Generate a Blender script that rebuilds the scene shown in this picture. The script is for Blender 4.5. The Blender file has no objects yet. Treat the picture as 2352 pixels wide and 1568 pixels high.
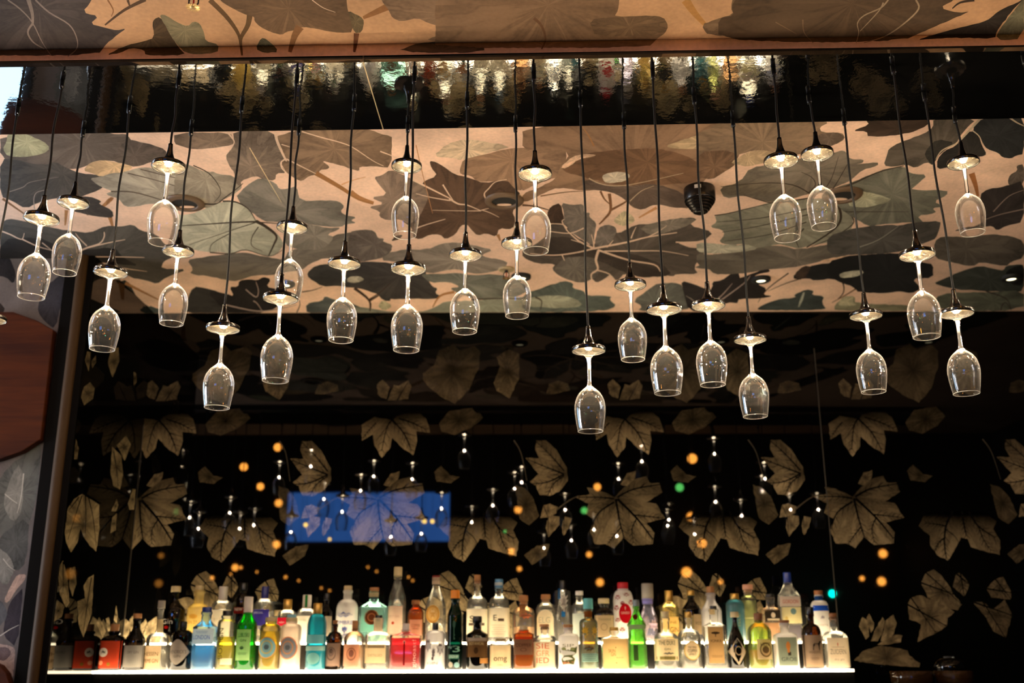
import bpy, bmesh, math, random
from mathutils import Vector, Matrix
from mathutils.geometry import tessellate_polygon

rnd = random.Random(11)
SC = bpy.context.scene
COL = SC.collection

# ---------------------------------------------------------------- camera
EYE = Vector((0.0, 0.0, 1.55))
FPX = 2450.0
PITCH = math.radians(16.6)
ROLL = 0.0025
_f = Vector((0, math.cos(PITCH), math.sin(PITCH)))
_u0 = Vector((0, -math.sin(PITCH), math.cos(PITCH)))
_r0 = Vector((1, 0, 0))
_r = (_r0 * math.cos(ROLL) - _u0 * math.sin(ROLL)).normalized()
_u = (_u0 * math.cos(ROLL) + _r0 * math.sin(ROLL)).normalized()
cam_d = bpy.data.cameras.new('camera')
cam_d.sensor_width = 36.0
cam_d.lens = FPX / 2352.0 * 36.0
cam_d.clip_start = 0.05
cam_d.clip_end = 100
cam_d.dof.use_dof = True
cam_d.dof.focus_distance = 2.92
cam_d.dof.aperture_fstop = 2.8
cam = bpy.data.objects.new('camera', cam_d)
COL.objects.link(cam)
cam.matrix_world = Matrix((( _r.x, _u.x, -_f.x, EYE.x), (_r.y, _u.y, -_f.y, EYE.y), (_r.z, _u.z, -_f.z, EYE.z), (0, 0, 0, 1)))
SC.camera = cam


def sight(px, py):
    return _f + _r * ((px - 1176.0) / FPX) + _u * ((784.0 - py) / FPX)


def on_plane(px, py, p0, n):
    d = sight(px, py)
    return EYE + d * ((p0 - EYE).dot(n) / d.dot(n))


def on_z(px, py, z):
    return on_plane(px, py, Vector((0, 0, z)), Vector((0, 0, 1)))


def on_y(px, py, y):
    return on_plane(px, py, Vector((0, y, 0)), Vector((0, 1, 0)))


def on_x(px, py, x):
    return on_plane(px, py, Vector((x, 0, 0)), Vector((1, 0, 0)))


# ---------------------------------------------------------------- objects
def thing(name, label, cat, loc=(0, 0, 0), group=None):
    o = bpy.data.objects.new(name, None)
    o.empty_display_size = 0.05
    COL.objects.link(o)
    o.location = loc
    o['label'] = label
    o['category'] = cat
    if group:
        o['group'] = group
    return o


def tag(o, label, cat, group=None):
    o['label'] = label
    o['category'] = cat
    if group:
        o['group'] = group
    return o


def struct(o, label=None):
    o['kind'] = 'structure'
    if label:
        o['label'] = label
    return o


class MB:
    """collects vertices and faces and links them as ONE mesh object"""
    def __init__(self):
        self.v = []
        self.f = []
        self.m = []
        self.smooth = []

    def face(self, idx, mi=0, s=False):
        self.f.append(tuple(idx)); self.m.append(mi); self.smooth.append(s)

    def box(self, x0, x1, y0, y1, z0, z1, mi=0):
        b = len(self.v)
        self.v += [(x, y, z) for z in (z0, z1) for y in (y0, y1) for x in (x0, x1)]
        for q in ((0, 2, 3, 1), (4, 5, 7, 6), (0, 1, 5, 4), (2, 6, 7, 3), (0, 4, 6, 2), (1, 3, 7, 5)):
            self.face([b + i for i in q], mi)
        return self

    def lathe(self, prof, seg=32, mi=0, smooth=True, c=(0, 0, 0), cap0=True, cap1=True, n=None, sx=1.0, sy=1.0):
        """prof: list of (r, z) or (r, z, exponent)"""
        rings = []
        for p in prof:
            r, z = p[0], p[1]
            e = p[2] if len(p) > 2 else 2.0
            b = len(self.v)
            for k in range(seg):
                a = 2 * math.pi * (k + 0.5) / seg
                ca, sa = math.cos(a), math.sin(a)
                q = (abs(ca) ** e + abs(sa) ** e) ** (-1.0 / e)
                self.v.append((c[0] + r * sx * ca * q, c[1] + r * sy * sa * q, c[2] + z))
            rings.append(b)
        for a, b in zip(rings, rings[1:]):
            for k in range(seg):
                k2 = (k + 1) % seg
                self.face((a + k, a + k2, b + k2, b + k), mi, smooth)
        if cap0:
            self.face([rings[0] + k for k in reversed(range(seg))], mi)
        if cap1:
            self.face([rings[-1] + k for k in range(seg)], mi)
        return self

    def tube(self, pts, rad, seg=8, mi=0, smooth=True, caps=True):
        pts = [Vector(p) for p in pts]
        rad = rad if isinstance(rad, (list, tuple)) else [rad] * len(pts)
        rings = []
        for i, p in enumerate(pts):
            t = (pts[min(i + 1, len(pts) - 1)] - pts[max(i - 1, 0)]).normalized()
            ref = Vector((1, 0, 0)) if abs(t.x) < 0.9 else Vector((0, 1, 0))
            a = t.cross(ref).normalized()
            b2 = t.cross(a).normalized()
            b = len(self.v)
            for k in range(seg):
                an = 2 * math.pi * k / seg
                self.v.append(tuple(p + (a * math.cos(an) + b2 * math.sin(an)) * rad[i]))
            rings.append(b)
        for a, b in zip(rings, rings[1:]):
            for k in range(seg):
                k2 = (k + 1) % seg
                self.face((a + k, a + k2, b + k2, b + k), mi, smooth)
        if caps:
            self.face([rings[0] + k for k in range(seg)], mi)
            self.face([rings[-1] + k for k in reversed(range(seg))], mi)
        return self

    def sphere(self, c, r, seg=16, rings=8, mi=0, sz=1.0):
        prof = [(max(r * math.sin(math.pi * i / rings), 1e-4), -r * sz * math.cos(math.pi * i / rings)) for i in range(rings + 1)]
        return self.lathe(prof, seg, mi, True, c)

    def prism(self, pts, y0, y1, mi=0):
        """outline pts (x, z) extruded from y0 to y1"""
        b = len(self.v)
        n = len(pts)
        self.v += [(x, y0, z) for x, z in pts] + [(x, y1, z) for x, z in pts]
        tris = tessellate_polygon([[Vector((x, z, 0)) for x, z in pts]])
        for t in tris:
            self.face([b + i for i in t], mi)
            self.face([b + n + i for i in reversed(t)], mi)
        for k in range(n):
            k2 = (k + 1) % n
            self.face((b + k, b + k2, b + n + k2, b + n + k), mi)
        return self

    def build(self, name, mats, parent=None, bevel=0.0, recalc=True):
        me = bpy.data.meshes.new(name)
        me.from_pydata([tuple(v) for v in self.v], [], self.f)
        mats = mats if isinstance(mats, (list, tuple)) else [mats]
        for m in mats:
            me.materials.append(m)
        me.polygons.foreach_set('material_index', self.m)
        me.polygons.foreach_set('use_smooth', self.smooth)
        if recalc:
            bm = bmesh.new(); bm.from_mesh(me)
            bmesh.ops.recalc_face_normals(bm, faces=bm.faces)
            bm.to_mesh(me); bm.free()
        me.update()
        o = bpy.data.objects.new(name, me)
        COL.objects.link(o)
        if parent is not None:
            o.parent = parent
        if bevel:
            md = o.modifiers.new('bevel', 'BEVEL')
            md.width = bevel; md.segments = 2; md.limit_method = 'ANGLE'
        return o


# ---------------------------------------------------------------- materials
def lin(c):
    return tuple(((v / 255.0) / 12.92 if v / 255.0 <= 0.04045 else ((v / 255.0 + 0.055) / 1.055) ** 2.4) for v in c)


def rgba(c):
    r = lin(c)
    return (r[0], r[1], r[2], 1.0)


class NT:
    def __init__(self, name):
        self.mat = bpy.data.materials.new(name)
        self.mat.use_nodes = True
        self.t = self.mat.node_tree
        self.t.nodes.clear()
        self.out = self.t.nodes.new('ShaderNodeOutputMaterial')

    def n(self, typ, **kw):
        nd = self.t.nodes.new(typ)
        for k, v in kw.items():
            setattr(nd, k, v)
        return nd

    def l(self, a, b):
        self.t.links.new(a, b)

    def math(self, op, a, b=None, clamp=False):
        nd = self.n('ShaderNodeMath', operation=op, use_clamp=clamp)
        for i, v in enumerate((a, b)):
            if v is None:
                continue
            if isinstance(v, (int, float)):
                nd.inputs[i].default_value = v
            else:
                self.l(v, nd.inputs[i])
        return nd.outputs[0]

    def mixc(self, fac, a, b, blend='MIX'):
        nd = self.n('ShaderNodeMix', data_type='RGBA', blend_type=blend)
        for s, v in ((0, fac), (6, a), (7, b)):
            if isinstance(v, (int, float)):
                nd.inputs[s].default_value = v
            elif isinstance(v, tuple):
                nd.inputs[s].default_value = v
            else:
                self.l(v, nd.inputs[s])
        return nd.outputs[2]

    def mixs(self, fac, a, b):
        nd = self.n('ShaderNodeMixShader')
        if isinstance(fac, (int, float)):
            nd.inputs[0].default_value = fac
        else:
            self.l(fac, nd.inputs[0])
        self.l(a, nd.inputs[1]); self.l(b, nd.inputs[2])
        return nd.outputs[0]

    def done(self, sh):
        self.l(sh, self.out.inputs['Surface'])
        return self.mat


def plain(name, c, rough=0.5, metal=0.0, spec=0.5, noise=0.0, nscale=30.0, bump=0.0, ior=1.5, coat=0.0):
    t = NT(name)
    p = t.n('ShaderNodeBsdfPrincipled')
    p.inputs['Roughness'].default_value = rough
    p.inputs['Metallic'].default_value = metal
    p.inputs['IOR'].default_value = ior
    p.inputs['Specular IOR Level'].default_value = spec
    p.inputs['Coat Weight'].default_value = coat
    tc = t.n('ShaderNodeTexCoord')
    nz = t.n('ShaderNodeTexNoise')
    nz.inputs['Scale'].default_value = nscale
    nz.inputs['Detail'].default_value = 4
    t.l(tc.outputs['Object'], nz.inputs['Vector'])
    k = t.math('MULTIPLY_ADD', nz.outputs['Fac'], 2.0 * noise)
    k.node.inputs[2].default_value = 1.0 - noise
    c1 = t.mixc(1.0, rgba(c), k, 'MULTIPLY')
    t.l(c1, p.inputs['Base Color'])
    if bump:
        b = t.n('ShaderNodeBump')
        b.inputs['Strength'].default_value = bump
        b.inputs['Distance'].default_value = 0.002
        t.l(nz.outputs['Fac'], b.inputs['Height'])
        t.l(b.outputs['Normal'], p.inputs['Normal'])
    return t.done(p.outputs[0])


def emit(name, c, s):
    t = NT(name)
    e = t.n('ShaderNodeEmission')
    e.inputs['Color'].default_value = (c[0], c[1], c[2], 1)
    e.inputs['Strength'].default_value = s
    return t.done(e.outputs[0])


def thin_glass(name, tint=(1, 1, 1), milk=0.0, milk_col=None, edge=0.5, rough=0.02, ior=1.45, edge_milk=0.0, bump=0.0, refl=1.0, epow=3.0):
    """thin-walled glass: tinted straight-through part, Fresnel reflection, a little scattering"""
    t = NT(name)
    tr = t.n('ShaderNodeBsdfTransparent')
    gl = t.n('ShaderNodeBsdfGlossy')
    gl.inputs['Roughness'].default_value = rough
    fr = t.n('ShaderNodeFresnel')
    fr.inputs['IOR'].default_value = ior
    lw = t.n('ShaderNodeLayerWeight')
    lw.inputs['Blend'].default_value = 0.35
    deep = tuple(v ** 1.5 * (1 - edge) for v in tint)
    tc = t.mixc(t.math('POWER', lw.outputs['Facing'], 2.0), (*tint, 1), (*deep, 1))
    t.l(tc, tr.inputs['Color'])
    cur = tr.outputs[0]
    if milk > 0 or edge_milk > 0:
        mc = milk_col or tint
        tl = t.n('ShaderNodeBsdfTranslucent'); tl.inputs['Color'].default_value = (*mc, 1)
        df = t.n('ShaderNodeBsdfDiffuse'); df.inputs['Color'].default_value = (*mc, 1)
        sc = t.mixs(0.5, tl.outputs[0], df.outputs[0])
        fac = milk
        if edge_milk > 0:
            e = t.math('POWER', lw.outputs['Facing'], epow)
            e = t.math('MULTIPLY', e, edge_milk)
            fac = t.math('ADD', e, milk, clamp=True)
        cur = t.mixs(fac, cur, sc)
    if bump:
        tcx = t.n('ShaderNodeTexCoord')
        nz = t.n('ShaderNodeTexNoise'); nz.inputs['Scale'].default_value = 40
        t.l(tcx.outputs['Object'], nz.inputs['Vector'])
        b = t.n('ShaderNodeBump'); b.inputs['Strength'].default_value = bump; b.inputs['Distance'].default_value = 0.002
        t.l(nz.outputs['Fac'], b.inputs['Height'])
        t.l(b.outputs['Normal'], gl.inputs['Normal'])
    cur = t.mixs(t.math('MULTIPLY', fr.outputs[0], refl), cur, gl.outputs[0])
    return t.done(cur)


def paper(name, c, trans=0.5, noise=0.06):
    t = NT(name)
    tl = t.n('ShaderNodeBsdfTranslucent')
    df = t.n('ShaderNodeBsdfDiffuse')
    tc = t.n('ShaderNodeTexCoord')
    nz = t.n('ShaderNodeTexNoise'); nz.inputs['Scale'].default_value = 60
    t.l(tc.outputs['Object'], nz.inputs['Vector'])
    k = t.math('MULTIPLY_ADD', nz.outputs['Fac'], 2 * noise)
    k.node.inputs[2].default_value = 1 - noise
    cc = t.mixc(1.0, rgba(c), k, 'MULTIPLY')
    t.l(cc, tl.inputs['Color']); t.l(cc, df.inputs['Color'])
    return t.done(t.mixs(trans, df.outputs[0], tl.outputs[0]))


# ---------------------------------------------------------------- printed leaf pattern (wallpaper) as mesh colours
def chaikin(p, it=1):
    for _ in range(it):
        q = []
        for a, b in zip(p, p[1:] + p[:1]):
            q.append((a[0] * .78 + b[0] * .22, a[1] * .78 + b[1] * .22))
            q.append((a[0] * .22 + b[0] * .78, a[1] * .22 + b[1] * .78))
        p = q
    return p


def jag(p, step, amp, rg):
    q = []
    for a, b in zip(p, p[1:] + p[:1]):
        L = math.hypot(b[0] - a[0], b[1] - a[1])
        n = max(1, int(L / step))
        nx, ny = -(b[1] - a[1]) / (L + 1e-9), (b[0] - a[0]) / (L + 1e-9)
        for k in range(n):
            t = k / n
            o = rg.uniform(-amp, amp) if k else 0.0
            q.append((a[0] + (b[0] - a[0]) * t + nx * o, a[1] + (b[1] - a[1]) * t + ny * o))
    return q


def clip_half(p, fn):
    """keeps the part of polygon p where fn(pt) >= 0"""
    out = []
    for a, b in zip(p, p[1:] + p[:1]):
        fa, fb = fn(a), fn(b)
        if fa >= 0:
            out.append(a)
        if (fa >= 0) != (fb >= 0):
            t = fa / (fa - fb)
            out.append((a[0] + (b[0] - a[0]) * t, a[1] + (b[1] - a[1]) * t))
    return out


def ribbon(line, w):
    """outline of a tapering line; w in the same unit, full width at the start"""
    L, R = [], []
    n = len(line)
    sm = [line[0]]
    for i in range(n - 1):
        a, b = line[i], line[i + 1]
        p = line[i - 1] if i > 0 else a
        q = line[i + 2] if i + 2 < n else b
        for k in range(1, 5):
            t = k / 4.0
            t2, t3 = t * t, t * t * t
            sm.append(tuple(0.5 * ((2 * a[j]) + (-p[j] + b[j]) * t + (2 * p[j] - 5 * a[j] + 4 * b[j] - q[j]) * t2 + (-p[j] + 3 * a[j] - 3 * b[j] + q[j]) * t3) for j in (0, 1)))
    n = len(sm)
    for i, pt in enumerate(sm):
        a, b = sm[max(i - 1, 0)], sm[min(i + 1, n - 1)]
        dx, dy = b[0] - a[0], b[1] - a[1]
        l = math.hypot(dx, dy) + 1e-9
        h = 0.5 * w * (1.0 - 0.6 * i / (n - 1))
        L.append((pt[0] - dy / l * h, pt[1] + dx / l * h))
        R.append((pt[0] + dy / l * h, pt[1] - dx / l * h))
    return L, R


class Print:
    """a printed surface: flat polygons lying one over the other, 0.1 mm apart, as ONE mesh"""
    def __init__(self, to3d, nrm, dz=0.00002, con=1.0):
        self.to3d, self.nrm, self.dz, self.con = to3d, Vector(nrm), dz, con
        self.v, self.f, self.c, self.uv, self.fade = [], [], [], [], []
        self.layer = 0
        self.boxes = []
        self.auto = True

    def nbase(self):
        self.boxes.append((-1e9, 1e9, -1e9, 1e9, sum(1 for q in self.boxes if q[0] < -1e8), -1))
        return self.boxes[-1][4]

    def level(self, poly):
        x0, x1 = min(p[0] for p in poly), max(p[0] for p in poly)
        y0, y1 = min(p[1] for p in poly), max(p[1] for p in poly)
        lv = 0
        for (a0, a1, b0, b1, l, tick) in self.boxes:
            if tick != self.layer and a0 < x1 and x0 < a1 and b0 < y1 and y0 < b1:
                lv = max(lv, l + 1)
        self.boxes.append((x0, x1, y0, y1, lv, self.layer))
        return lv

    def tone(self, col):
        c = lin(col)
        y = max(1e-4, .3 * c[0] + .6 * c[1] + .1 * c[2])
        k = (y / .56) ** (self.con - 1.0) if self.con != 1.0 else 1.0
        return tuple(v * k for v in c)

    def add(self, poly, col, seed=0.0, cen=None, ext=None, fade=None, pts3=None):
        base = pts3 is not None
        if pts3 is None:
            if len(poly) < 3:
                return
            pts3 = [self.to3d(p) for p in poly]
        off = self.nrm * (self.dz * (self.nbase() if base else self.level(poly)))
        b = len(self.v)
        if cen is None:
            cen = (sum(p[0] for p in poly) / len(poly), sum(p[1] for p in poly) / len(poly))
        if ext is None:
            ext = max(max(abs(p[0] - cen[0]), abs(p[1] - cen[1])) for p in poly) + 1e-6
        tris = tessellate_polygon([[Vector((p[0], p[1], 0)) for p in poly]])
        lc = self.tone(col)
        for p, q in zip(poly, pts3):
            self.v.append(tuple(q + off))
            self.c.append((lc[0], lc[1], lc[2], 1.0))
            self.uv.append(((p[0] - cen[0]) / ext, (p[1] - cen[1]) / ext, seed))
            self.fade.append(1.0 if fade is None else fade(p))
        for t in tris:
            self.f.append(tuple(b + i for i in t))

    def strip(self, line, w, col, fade=1.0):
        L, R = ribbon(line, w)
        off = self.nrm * (self.dz * self.level(L + R))
        for i in range(len(L) - 1):
            q = [L[i], L[i + 1], R[i + 1], R[i]]
            b = len(self.v)
            lc = self.tone(col)
            for p in q:
                self.v.append(tuple(self.to3d(p) + off)); self.c.append((*lc, 1.0)); self.uv.append((0, 0, 0)); self.fade.append(fade)
            self.f.append((b, b + 1, b + 2, b + 3))

    def build(self, name, mat, parent=None):
        me = bpy.data.meshes.new(name)
        me.from_pydata(self.v, [], self.f)
        me.materials.append(mat)
        a = me.attributes.new('print_colour', 'FLOAT_COLOR', 'POINT')
        a.data.foreach_set('color', [x for c in self.c for x in c])
        a = me.attributes.new('leaf_coord', 'FLOAT_VECTOR', 'POINT')
        a.data.foreach_set('vector', [x for c in self.uv for x in c])
        a = me.attributes.new('ink_light', 'FLOAT', 'POINT')
        a.data.foreach_set('value', self.fade)
        me.update()
        o = bpy.data.objects.new(name, me)
        COL.objects.link(o)
        if parent is not None:
            o.parent = parent
        return o


def print_material(name, rough, ior, streak=0.3, mottle=0.25, mscale=3.0, spec=0.5, fine=0.08, vein=0.3, root=0.0):
    t = NT(name)
    p = t.n('ShaderNodeBsdfPrincipled')
    p.inputs['Roughness'].default_value = rough
    p.inputs['IOR'].default_value = ior
    p.inputs['Specular IOR Level'].default_value = spec
    at = t.n('ShaderNodeAttribute', attribute_name='print_colour')
    lc = t.n('ShaderNodeAttribute', attribute_name='leaf_coord')
    ink_light = t.n('ShaderNodeAttribute', attribute_name='ink_light')
    sx = t.n('ShaderNodeSeparateXYZ')
    t.l(lc.outputs['Vector'], sx.inputs[0])
    ang = t.math('ARCTAN2', sx.outputs['Y'], sx.outputs['X'])
    rad = t.math('SQRT', t.math('ADD', t.math('MULTIPLY', sx.outputs['X'], sx.outputs['X']), t.math('MULTIPLY', sx.outputs['Y'], sx.outputs['Y'])))
    cx = t.n('ShaderNodeCombineXYZ')
    t.l(t.math('MULTIPLY', ang, 2.4), cx.inputs[0])
    t.l(t.math('MULTIPLY', rad, 0.8), cx.inputs[1])
    t.l(sx.outputs['Z'], cx.inputs[2])
    n1 = t.n('ShaderNodeTexNoise'); n1.inputs['Scale'].default_value = 1.5; n1.inputs['Detail'].default_value = 3
    t.l(cx.outputs[0], n1.inputs['Vector'])
    geo = t.n('ShaderNodeNewGeometry')
    n2 = t.n('ShaderNodeTexNoise'); n2.inputs['Scale'].default_value = mscale; n2.inputs['Detail'].default_value = 6
    n2.inputs['Distortion'].default_value = 0.6
    t.l(geo.outputs['Position'], n2.inputs['Vector'])
    n3 = t.n('ShaderNodeTexNoise'); n3.inputs['Scale'].default_value = 90.0; n3.inputs['Detail'].default_value = 3
    t.l(geo.outputs['Position'], n3.inputs['Vector'])
    on = t.math('GREATER_THAN', sx.outputs['Z'], 0.001)
    s1 = t.math('MULTIPLY', t.math('MULTIPLY', t.math('SUBTRACT', n1.outputs['Fac'], 0.5), 4.0 * streak), on)
    s2 = t.math('MULTIPLY', t.math('SUBTRACT', n2.outputs['Fac'], 0.5), 4.0 * mottle)
    s3 = t.math('MULTIPLY', t.math('SUBTRACT', n3.outputs['Fac'], 0.5), 4.0 * fine)
    g = t.math('MULTIPLY', t.math('SUBTRACT', rad, 0.45), 0.25)
    g = t.math('MULTIPLY', g, on)
    k = t.math('ADD', t.math('ADD', t.math('ADD', s1, s2), s3), 1.0)
    k = t.math('SUBTRACT', k, g)
    # thin darker rays where the ink pooled
    vl = t.math('ABSOLUTE', t.math('SUBTRACT', n1.outputs['Fac'], 0.5))
    vl = t.math('MULTIPLY', vl, 26.0, clamp=True)
    vl = t.math('SUBTRACT', 1.0, vl)
    k = t.math('SUBTRACT', k, t.math('MULTIPLY', t.math('MULTIPLY', vl, vein), on))
    k = t.math('MAXIMUM', k, 0.15)
    if root:
        rd = t.math('MULTIPLY', rad, 2.0, clamp=True)
        rd = t.math('ADD', t.math('MULTIPLY', rd, root), 1.0 - root)
        rd = t.math('MAXIMUM', rd, t.math('SUBTRACT', 1.0, on))
        k = t.math('MULTIPLY', k, rd)
    k = t.math('MULTIPLY', k, t.math('MAXIMUM', ink_light.outputs['Fac'], 0.0))
    c = t.mixc(1.0, at.outputs['Color'], k, 'MULTIPLY')
    t.l(c, p.inputs['Base Color'])
    return t.done(p.outputs[0])
# ================================================================ setting
ZC = EYE.z + 1.575         # ceiling
YW = 4.80                  # leaf-print glass wall behind the bottles
XS = -1.692                # side glass wall of the niche
YL = 4.08                  # mural wall left of the pillar
MIRY = 2 * YW
YE = 1.95                  # the low bar ceiling ends here, the hall behind the viewer is higher

M_BLACK = plain('black_lacquer', (9, 8, 8), rough=0.25, noise=0.1)
M_MATT = plain('black_matt_metal', (14, 12, 11), rough=0.45, noise=0.15)
M_CEIL = print_material('watercolour_wallpaper', 0.75, 1.4, streak=0.36, mottle=0.2, mscale=5.0, spec=0.2, vein=.22, fine=.1)
M_LEAFGLASS = print_material('leaf_print_black_glass', 0.015, 1.31, streak=0.5, mottle=0.24, fine=0.2, root=.8)
M_MURAL = print_material('mural_wallpaper', 0.7, 1.4, streak=0.15, mottle=0.3, mscale=6, spec=0.2)

# ---- leaf wallpaper of the ceiling: outlines in photo pixels, each traced in an enlarged window
ZW = {1: (0, 280, 3.408), 2: (400, 280, 3.408), 3: (800, 280, 3.408), 4: (1200, 280, 3.408), 5: (1600, 260, 3.408), 6: (1900, 260, 3.408),
      11: (0, 0, 3.92), 12: (500, 0, 3.92), 13: (1000, 0, 3.36), 14: (1650, 0, 3.35)}


def zpx(w, pts):
    ox, oy, s = ZW[w]
    return [(ox + x / s, oy + y / s) for x, y in pts]


PEACH = (226, 190, 166)
_tk = (118, 104, 93)
CEIL = []   # (window, kind, points, colour, width)


def P(w, col, *pts):
    CEIL.append((w, 'p', pts, col, 0))


def V(w, col, wd, *pts):
    CEIL.append((w, 'v', pts, col, wd))


STEM = (182, 128, 82); VEIN = (222, 190, 165); DVEIN = (84, 70, 56); TWIG = (84, 62, 48)
# --- window 1
P(1, (122, 107, 95), (0, 90), (980, 80), (1040, 160), (1180, 180), (1300, 215), (1310, 290), (1190, 310), (1060, 355), (980, 330), (870, 300), (740, 310), (640, 360), (560, 370), (330, 340), (180, 330), (0, 280))
P(1, (172, 168, 134), (60, 90), (180, 85), (340, 150), (395, 205), (340, 250), (200, 275), (60, 270), (20, 210), (50, 160))
P(1, (98, 90, 82), (0, 285), (150, 300), (330, 340), (440, 310), (500, 350), (620, 400), (860, 430), (880, 470), (760, 540), (700, 560), (600, 600), (480, 590), (330, 620), (200, 680), (100, 620), (0, 580))
P(1, (168, 158, 142), (700, 440), (780, 430), (870, 400), (990, 385), (1130, 350), (1300, 380), (1450, 330), (1560, 380), (1704, 400), (1704, 660), (1600, 680), (1400, 620), (1280, 640), (1150, 640), (1080, 660), (980, 665), (930, 600), (820, 565), (880, 540), (820, 520), (760, 490))
P(1, (206, 172, 132), (650, 380), (700, 320), (800, 295), (930, 320), (1050, 350), (990, 390), (870, 400), (790, 430), (720, 400))
P(1, (120, 104, 92), (990, 130), (1180, 175), (1300, 215), (1310, 290), (1190, 310), (1060, 355), (960, 320), (860, 290))
V(1, (110, 95, 80), 12, (870, 545), (1050, 550), (1300, 620), (1400, 640))
V(1, (112, 98, 84), 9, (1000, 400), (1200, 450), (1450, 520), (1690, 560))
V(1, (112, 98, 84), 9, (1100, 370), (1300, 420), (1500, 470), (1600, 540))
P(1, STEM, (860, 585), (900, 595), (830, 660), (690, 735), (670, 720), (790, 660))
V(1, STEM, 36, (860, 740), (885, 830))
V(1, STEM, 30, (520, 690), (510, 810))
P(1, (88, 80, 74), (440, 570), (560, 590), (700, 580), (800, 620), (770, 640), (880, 690), (890, 750), (800, 745), (700, 730), (540, 690), (470, 650))
V(1, (150, 106, 68), 20, (20, 600), (120, 670), (220, 740))
P(1, (104, 98, 90), (0, 790), (70, 755), (160, 770), (300, 800), (420, 830), (560, 850), (700, 870), (830, 810), (940, 820), (1040, 800), (1100, 850), (1230, 880), (1290, 960), (1360, 1000), (1350, 1060), (1280, 1090), (1260, 1150), (1480, 1150), (1300, 1215), (1230, 1270), (1150, 1240), (1020, 1220), (900, 1120), (700, 1080), (430, 1060), (300, 1080), (180, 1100), (130, 1160), (110, 1280), (60, 1180), (0, 1200))
P(1, (70, 64, 60), (0, 920), (300, 900), (430, 960), (650, 1000), (900, 980), (960, 1060), (1100, 1130), (900, 1110), (700, 1090), (430, 1090), (250, 1060), (130, 1140), (100, 1270), (0, 1190))
V(1, VEIN, 10, (0, 850), (80, 880), (140, 910), (175, 915), (190, 870))
V(1, VEIN, 9, (170, 915), (300, 975), (430, 1010))
V(1, VEIN, 8, (330, 945), (400, 1000))
V(1, VEIN, 9, (680, 970), (620, 910), (590, 870))
V(1, VEIN, 14, (600, 1020), (680, 985), (780, 950), (815, 900), (815, 860))
V(1, VEIN, 10, (680, 985), (850, 945), (980, 920))
V(1, VEIN, 10, (640, 1055), (900, 1055), (1130, 1060))
V(1, VEIN, 10, (640, 1065), (730, 1085), (830, 1110))
V(1, VEIN, 8, (930, 1140), (1150, 1170))
V(1, (150, 135, 122), 7, (60, 550), (180, 510), (240, 470), (460, 430))
V(1, (165, 148, 136), 8, (270, 680), (265, 600), (290, 550), (370, 530))
P(1, (66, 68, 62), (1000, 1230), (900, 1260), (1060, 1390), (1180, 1500), (1230, 1490), (1160, 1440), (1080, 1390))
P(1, (90, 100, 98), (1150, 1430), (1290, 1475), (1280, 1505), (1180, 1505))
V(1, STEM, 24, (980, 1260), (1100, 1320), (1240, 1390))
# --- window 2
P(2, (142, 120, 102), (0, 85), (440, 80), (470, 150), (460, 180), (300, 205), (140, 215), (60, 190), (0, 170))
P(2, (145, 126, 110), (460, 70), (800, 65), (870, 290), (830, 330), (880, 400), (800, 400), (790, 460), (700, 450), (640, 420), (520, 460), (530, 510), (480, 500), (470, 390), (440, 360), (400, 270), (440, 220), (470, 160))
P(2, (152, 124, 100), (790, 60), (1704, 50), (1704, 360), (1560, 345), (1450, 350), (1450, 385), (1390, 370), (1270, 330), (1150, 300), (1220, 350), (1200, 370), (1140, 375), (1130, 410), (1060, 420), (1000, 465), (960, 450), (880, 400), (835, 320), (870, 285))
V(2, VEIN, 26, (790, 70), (810, 160), (870, 290), (880, 300))
V(2, VEIN, 13, (870, 290), (835, 320), (850, 370), (920, 430))
V(2, VEIN, 10, (1000, 75), (1150, 120), (1300, 160), (1400, 200), (1550, 300), (1640, 345))
V(2, VEIN, 12, (880, 290), (940, 320), (1030, 365), (1120, 410))
V(2, VEIN, 8, (840, 175), (920, 200))
V(2, (172, 120, 74), 38, (1110, 400), (1300, 510), (1440, 600), (1560, 640))
V(2, (216, 156, 108), 10, (1310, 490), (1400, 455), (1500, 430))
V(2, VEIN, 14, (415, 80), (450, 120), (470, 160), (440, 220))
P(2, (160, 148, 130), (0, 420), (60, 320), (130, 340), (260, 400), (300, 385), (350, 410), (470, 420), (490, 490), (540, 510), (460, 570), (360, 620), (300, 640), (120, 640), (0, 600))
V(2, DVEIN, 13, (230, 640), (330, 640), (400, 590), (480, 530), (540, 480))
V(2, DVEIN, 9, (150, 340), (270, 400), (350, 500), (360, 570), (310, 630))
P(2, (142, 134, 122), (470, 600), (560, 500), (680, 430), (800, 480), (820, 525), (880, 525), (960, 500), (985, 620), (1200, 610), (1290, 620), (1335, 660), (1300, 700), (1340, 730), (1430, 745), (1380, 770), (1430, 790), (1340, 800), (1310, 820), (1200, 820), (1060, 800), (940, 790), (800, 780), (700, 780))
P(2, (128, 118, 106), (100, 1080), (200, 1060), (440, 1030), (560, 1020), (740, 1060), (860, 1080), (900, 1000), (1100, 980), (1200, 940), (1260, 880), (1350, 870), (1480, 840), (1570, 850), (1600, 920), (1700, 960), (1704, 1010), (1640, 1060), (1560, 1080), (1400, 1100), (1180, 1060), (1060, 1110), (1000, 1160), (850, 1180), (760, 1200), (620, 1200), (540, 1230), (460, 1250), (300, 1210), (120, 1190), (150, 1150))
P(2, (150, 140, 126), (860, 800), (1060, 800), (1200, 830), (1320, 825), (1190, 880), (1260, 900), (1160, 1000), (980, 1000), (860, 960))
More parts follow.
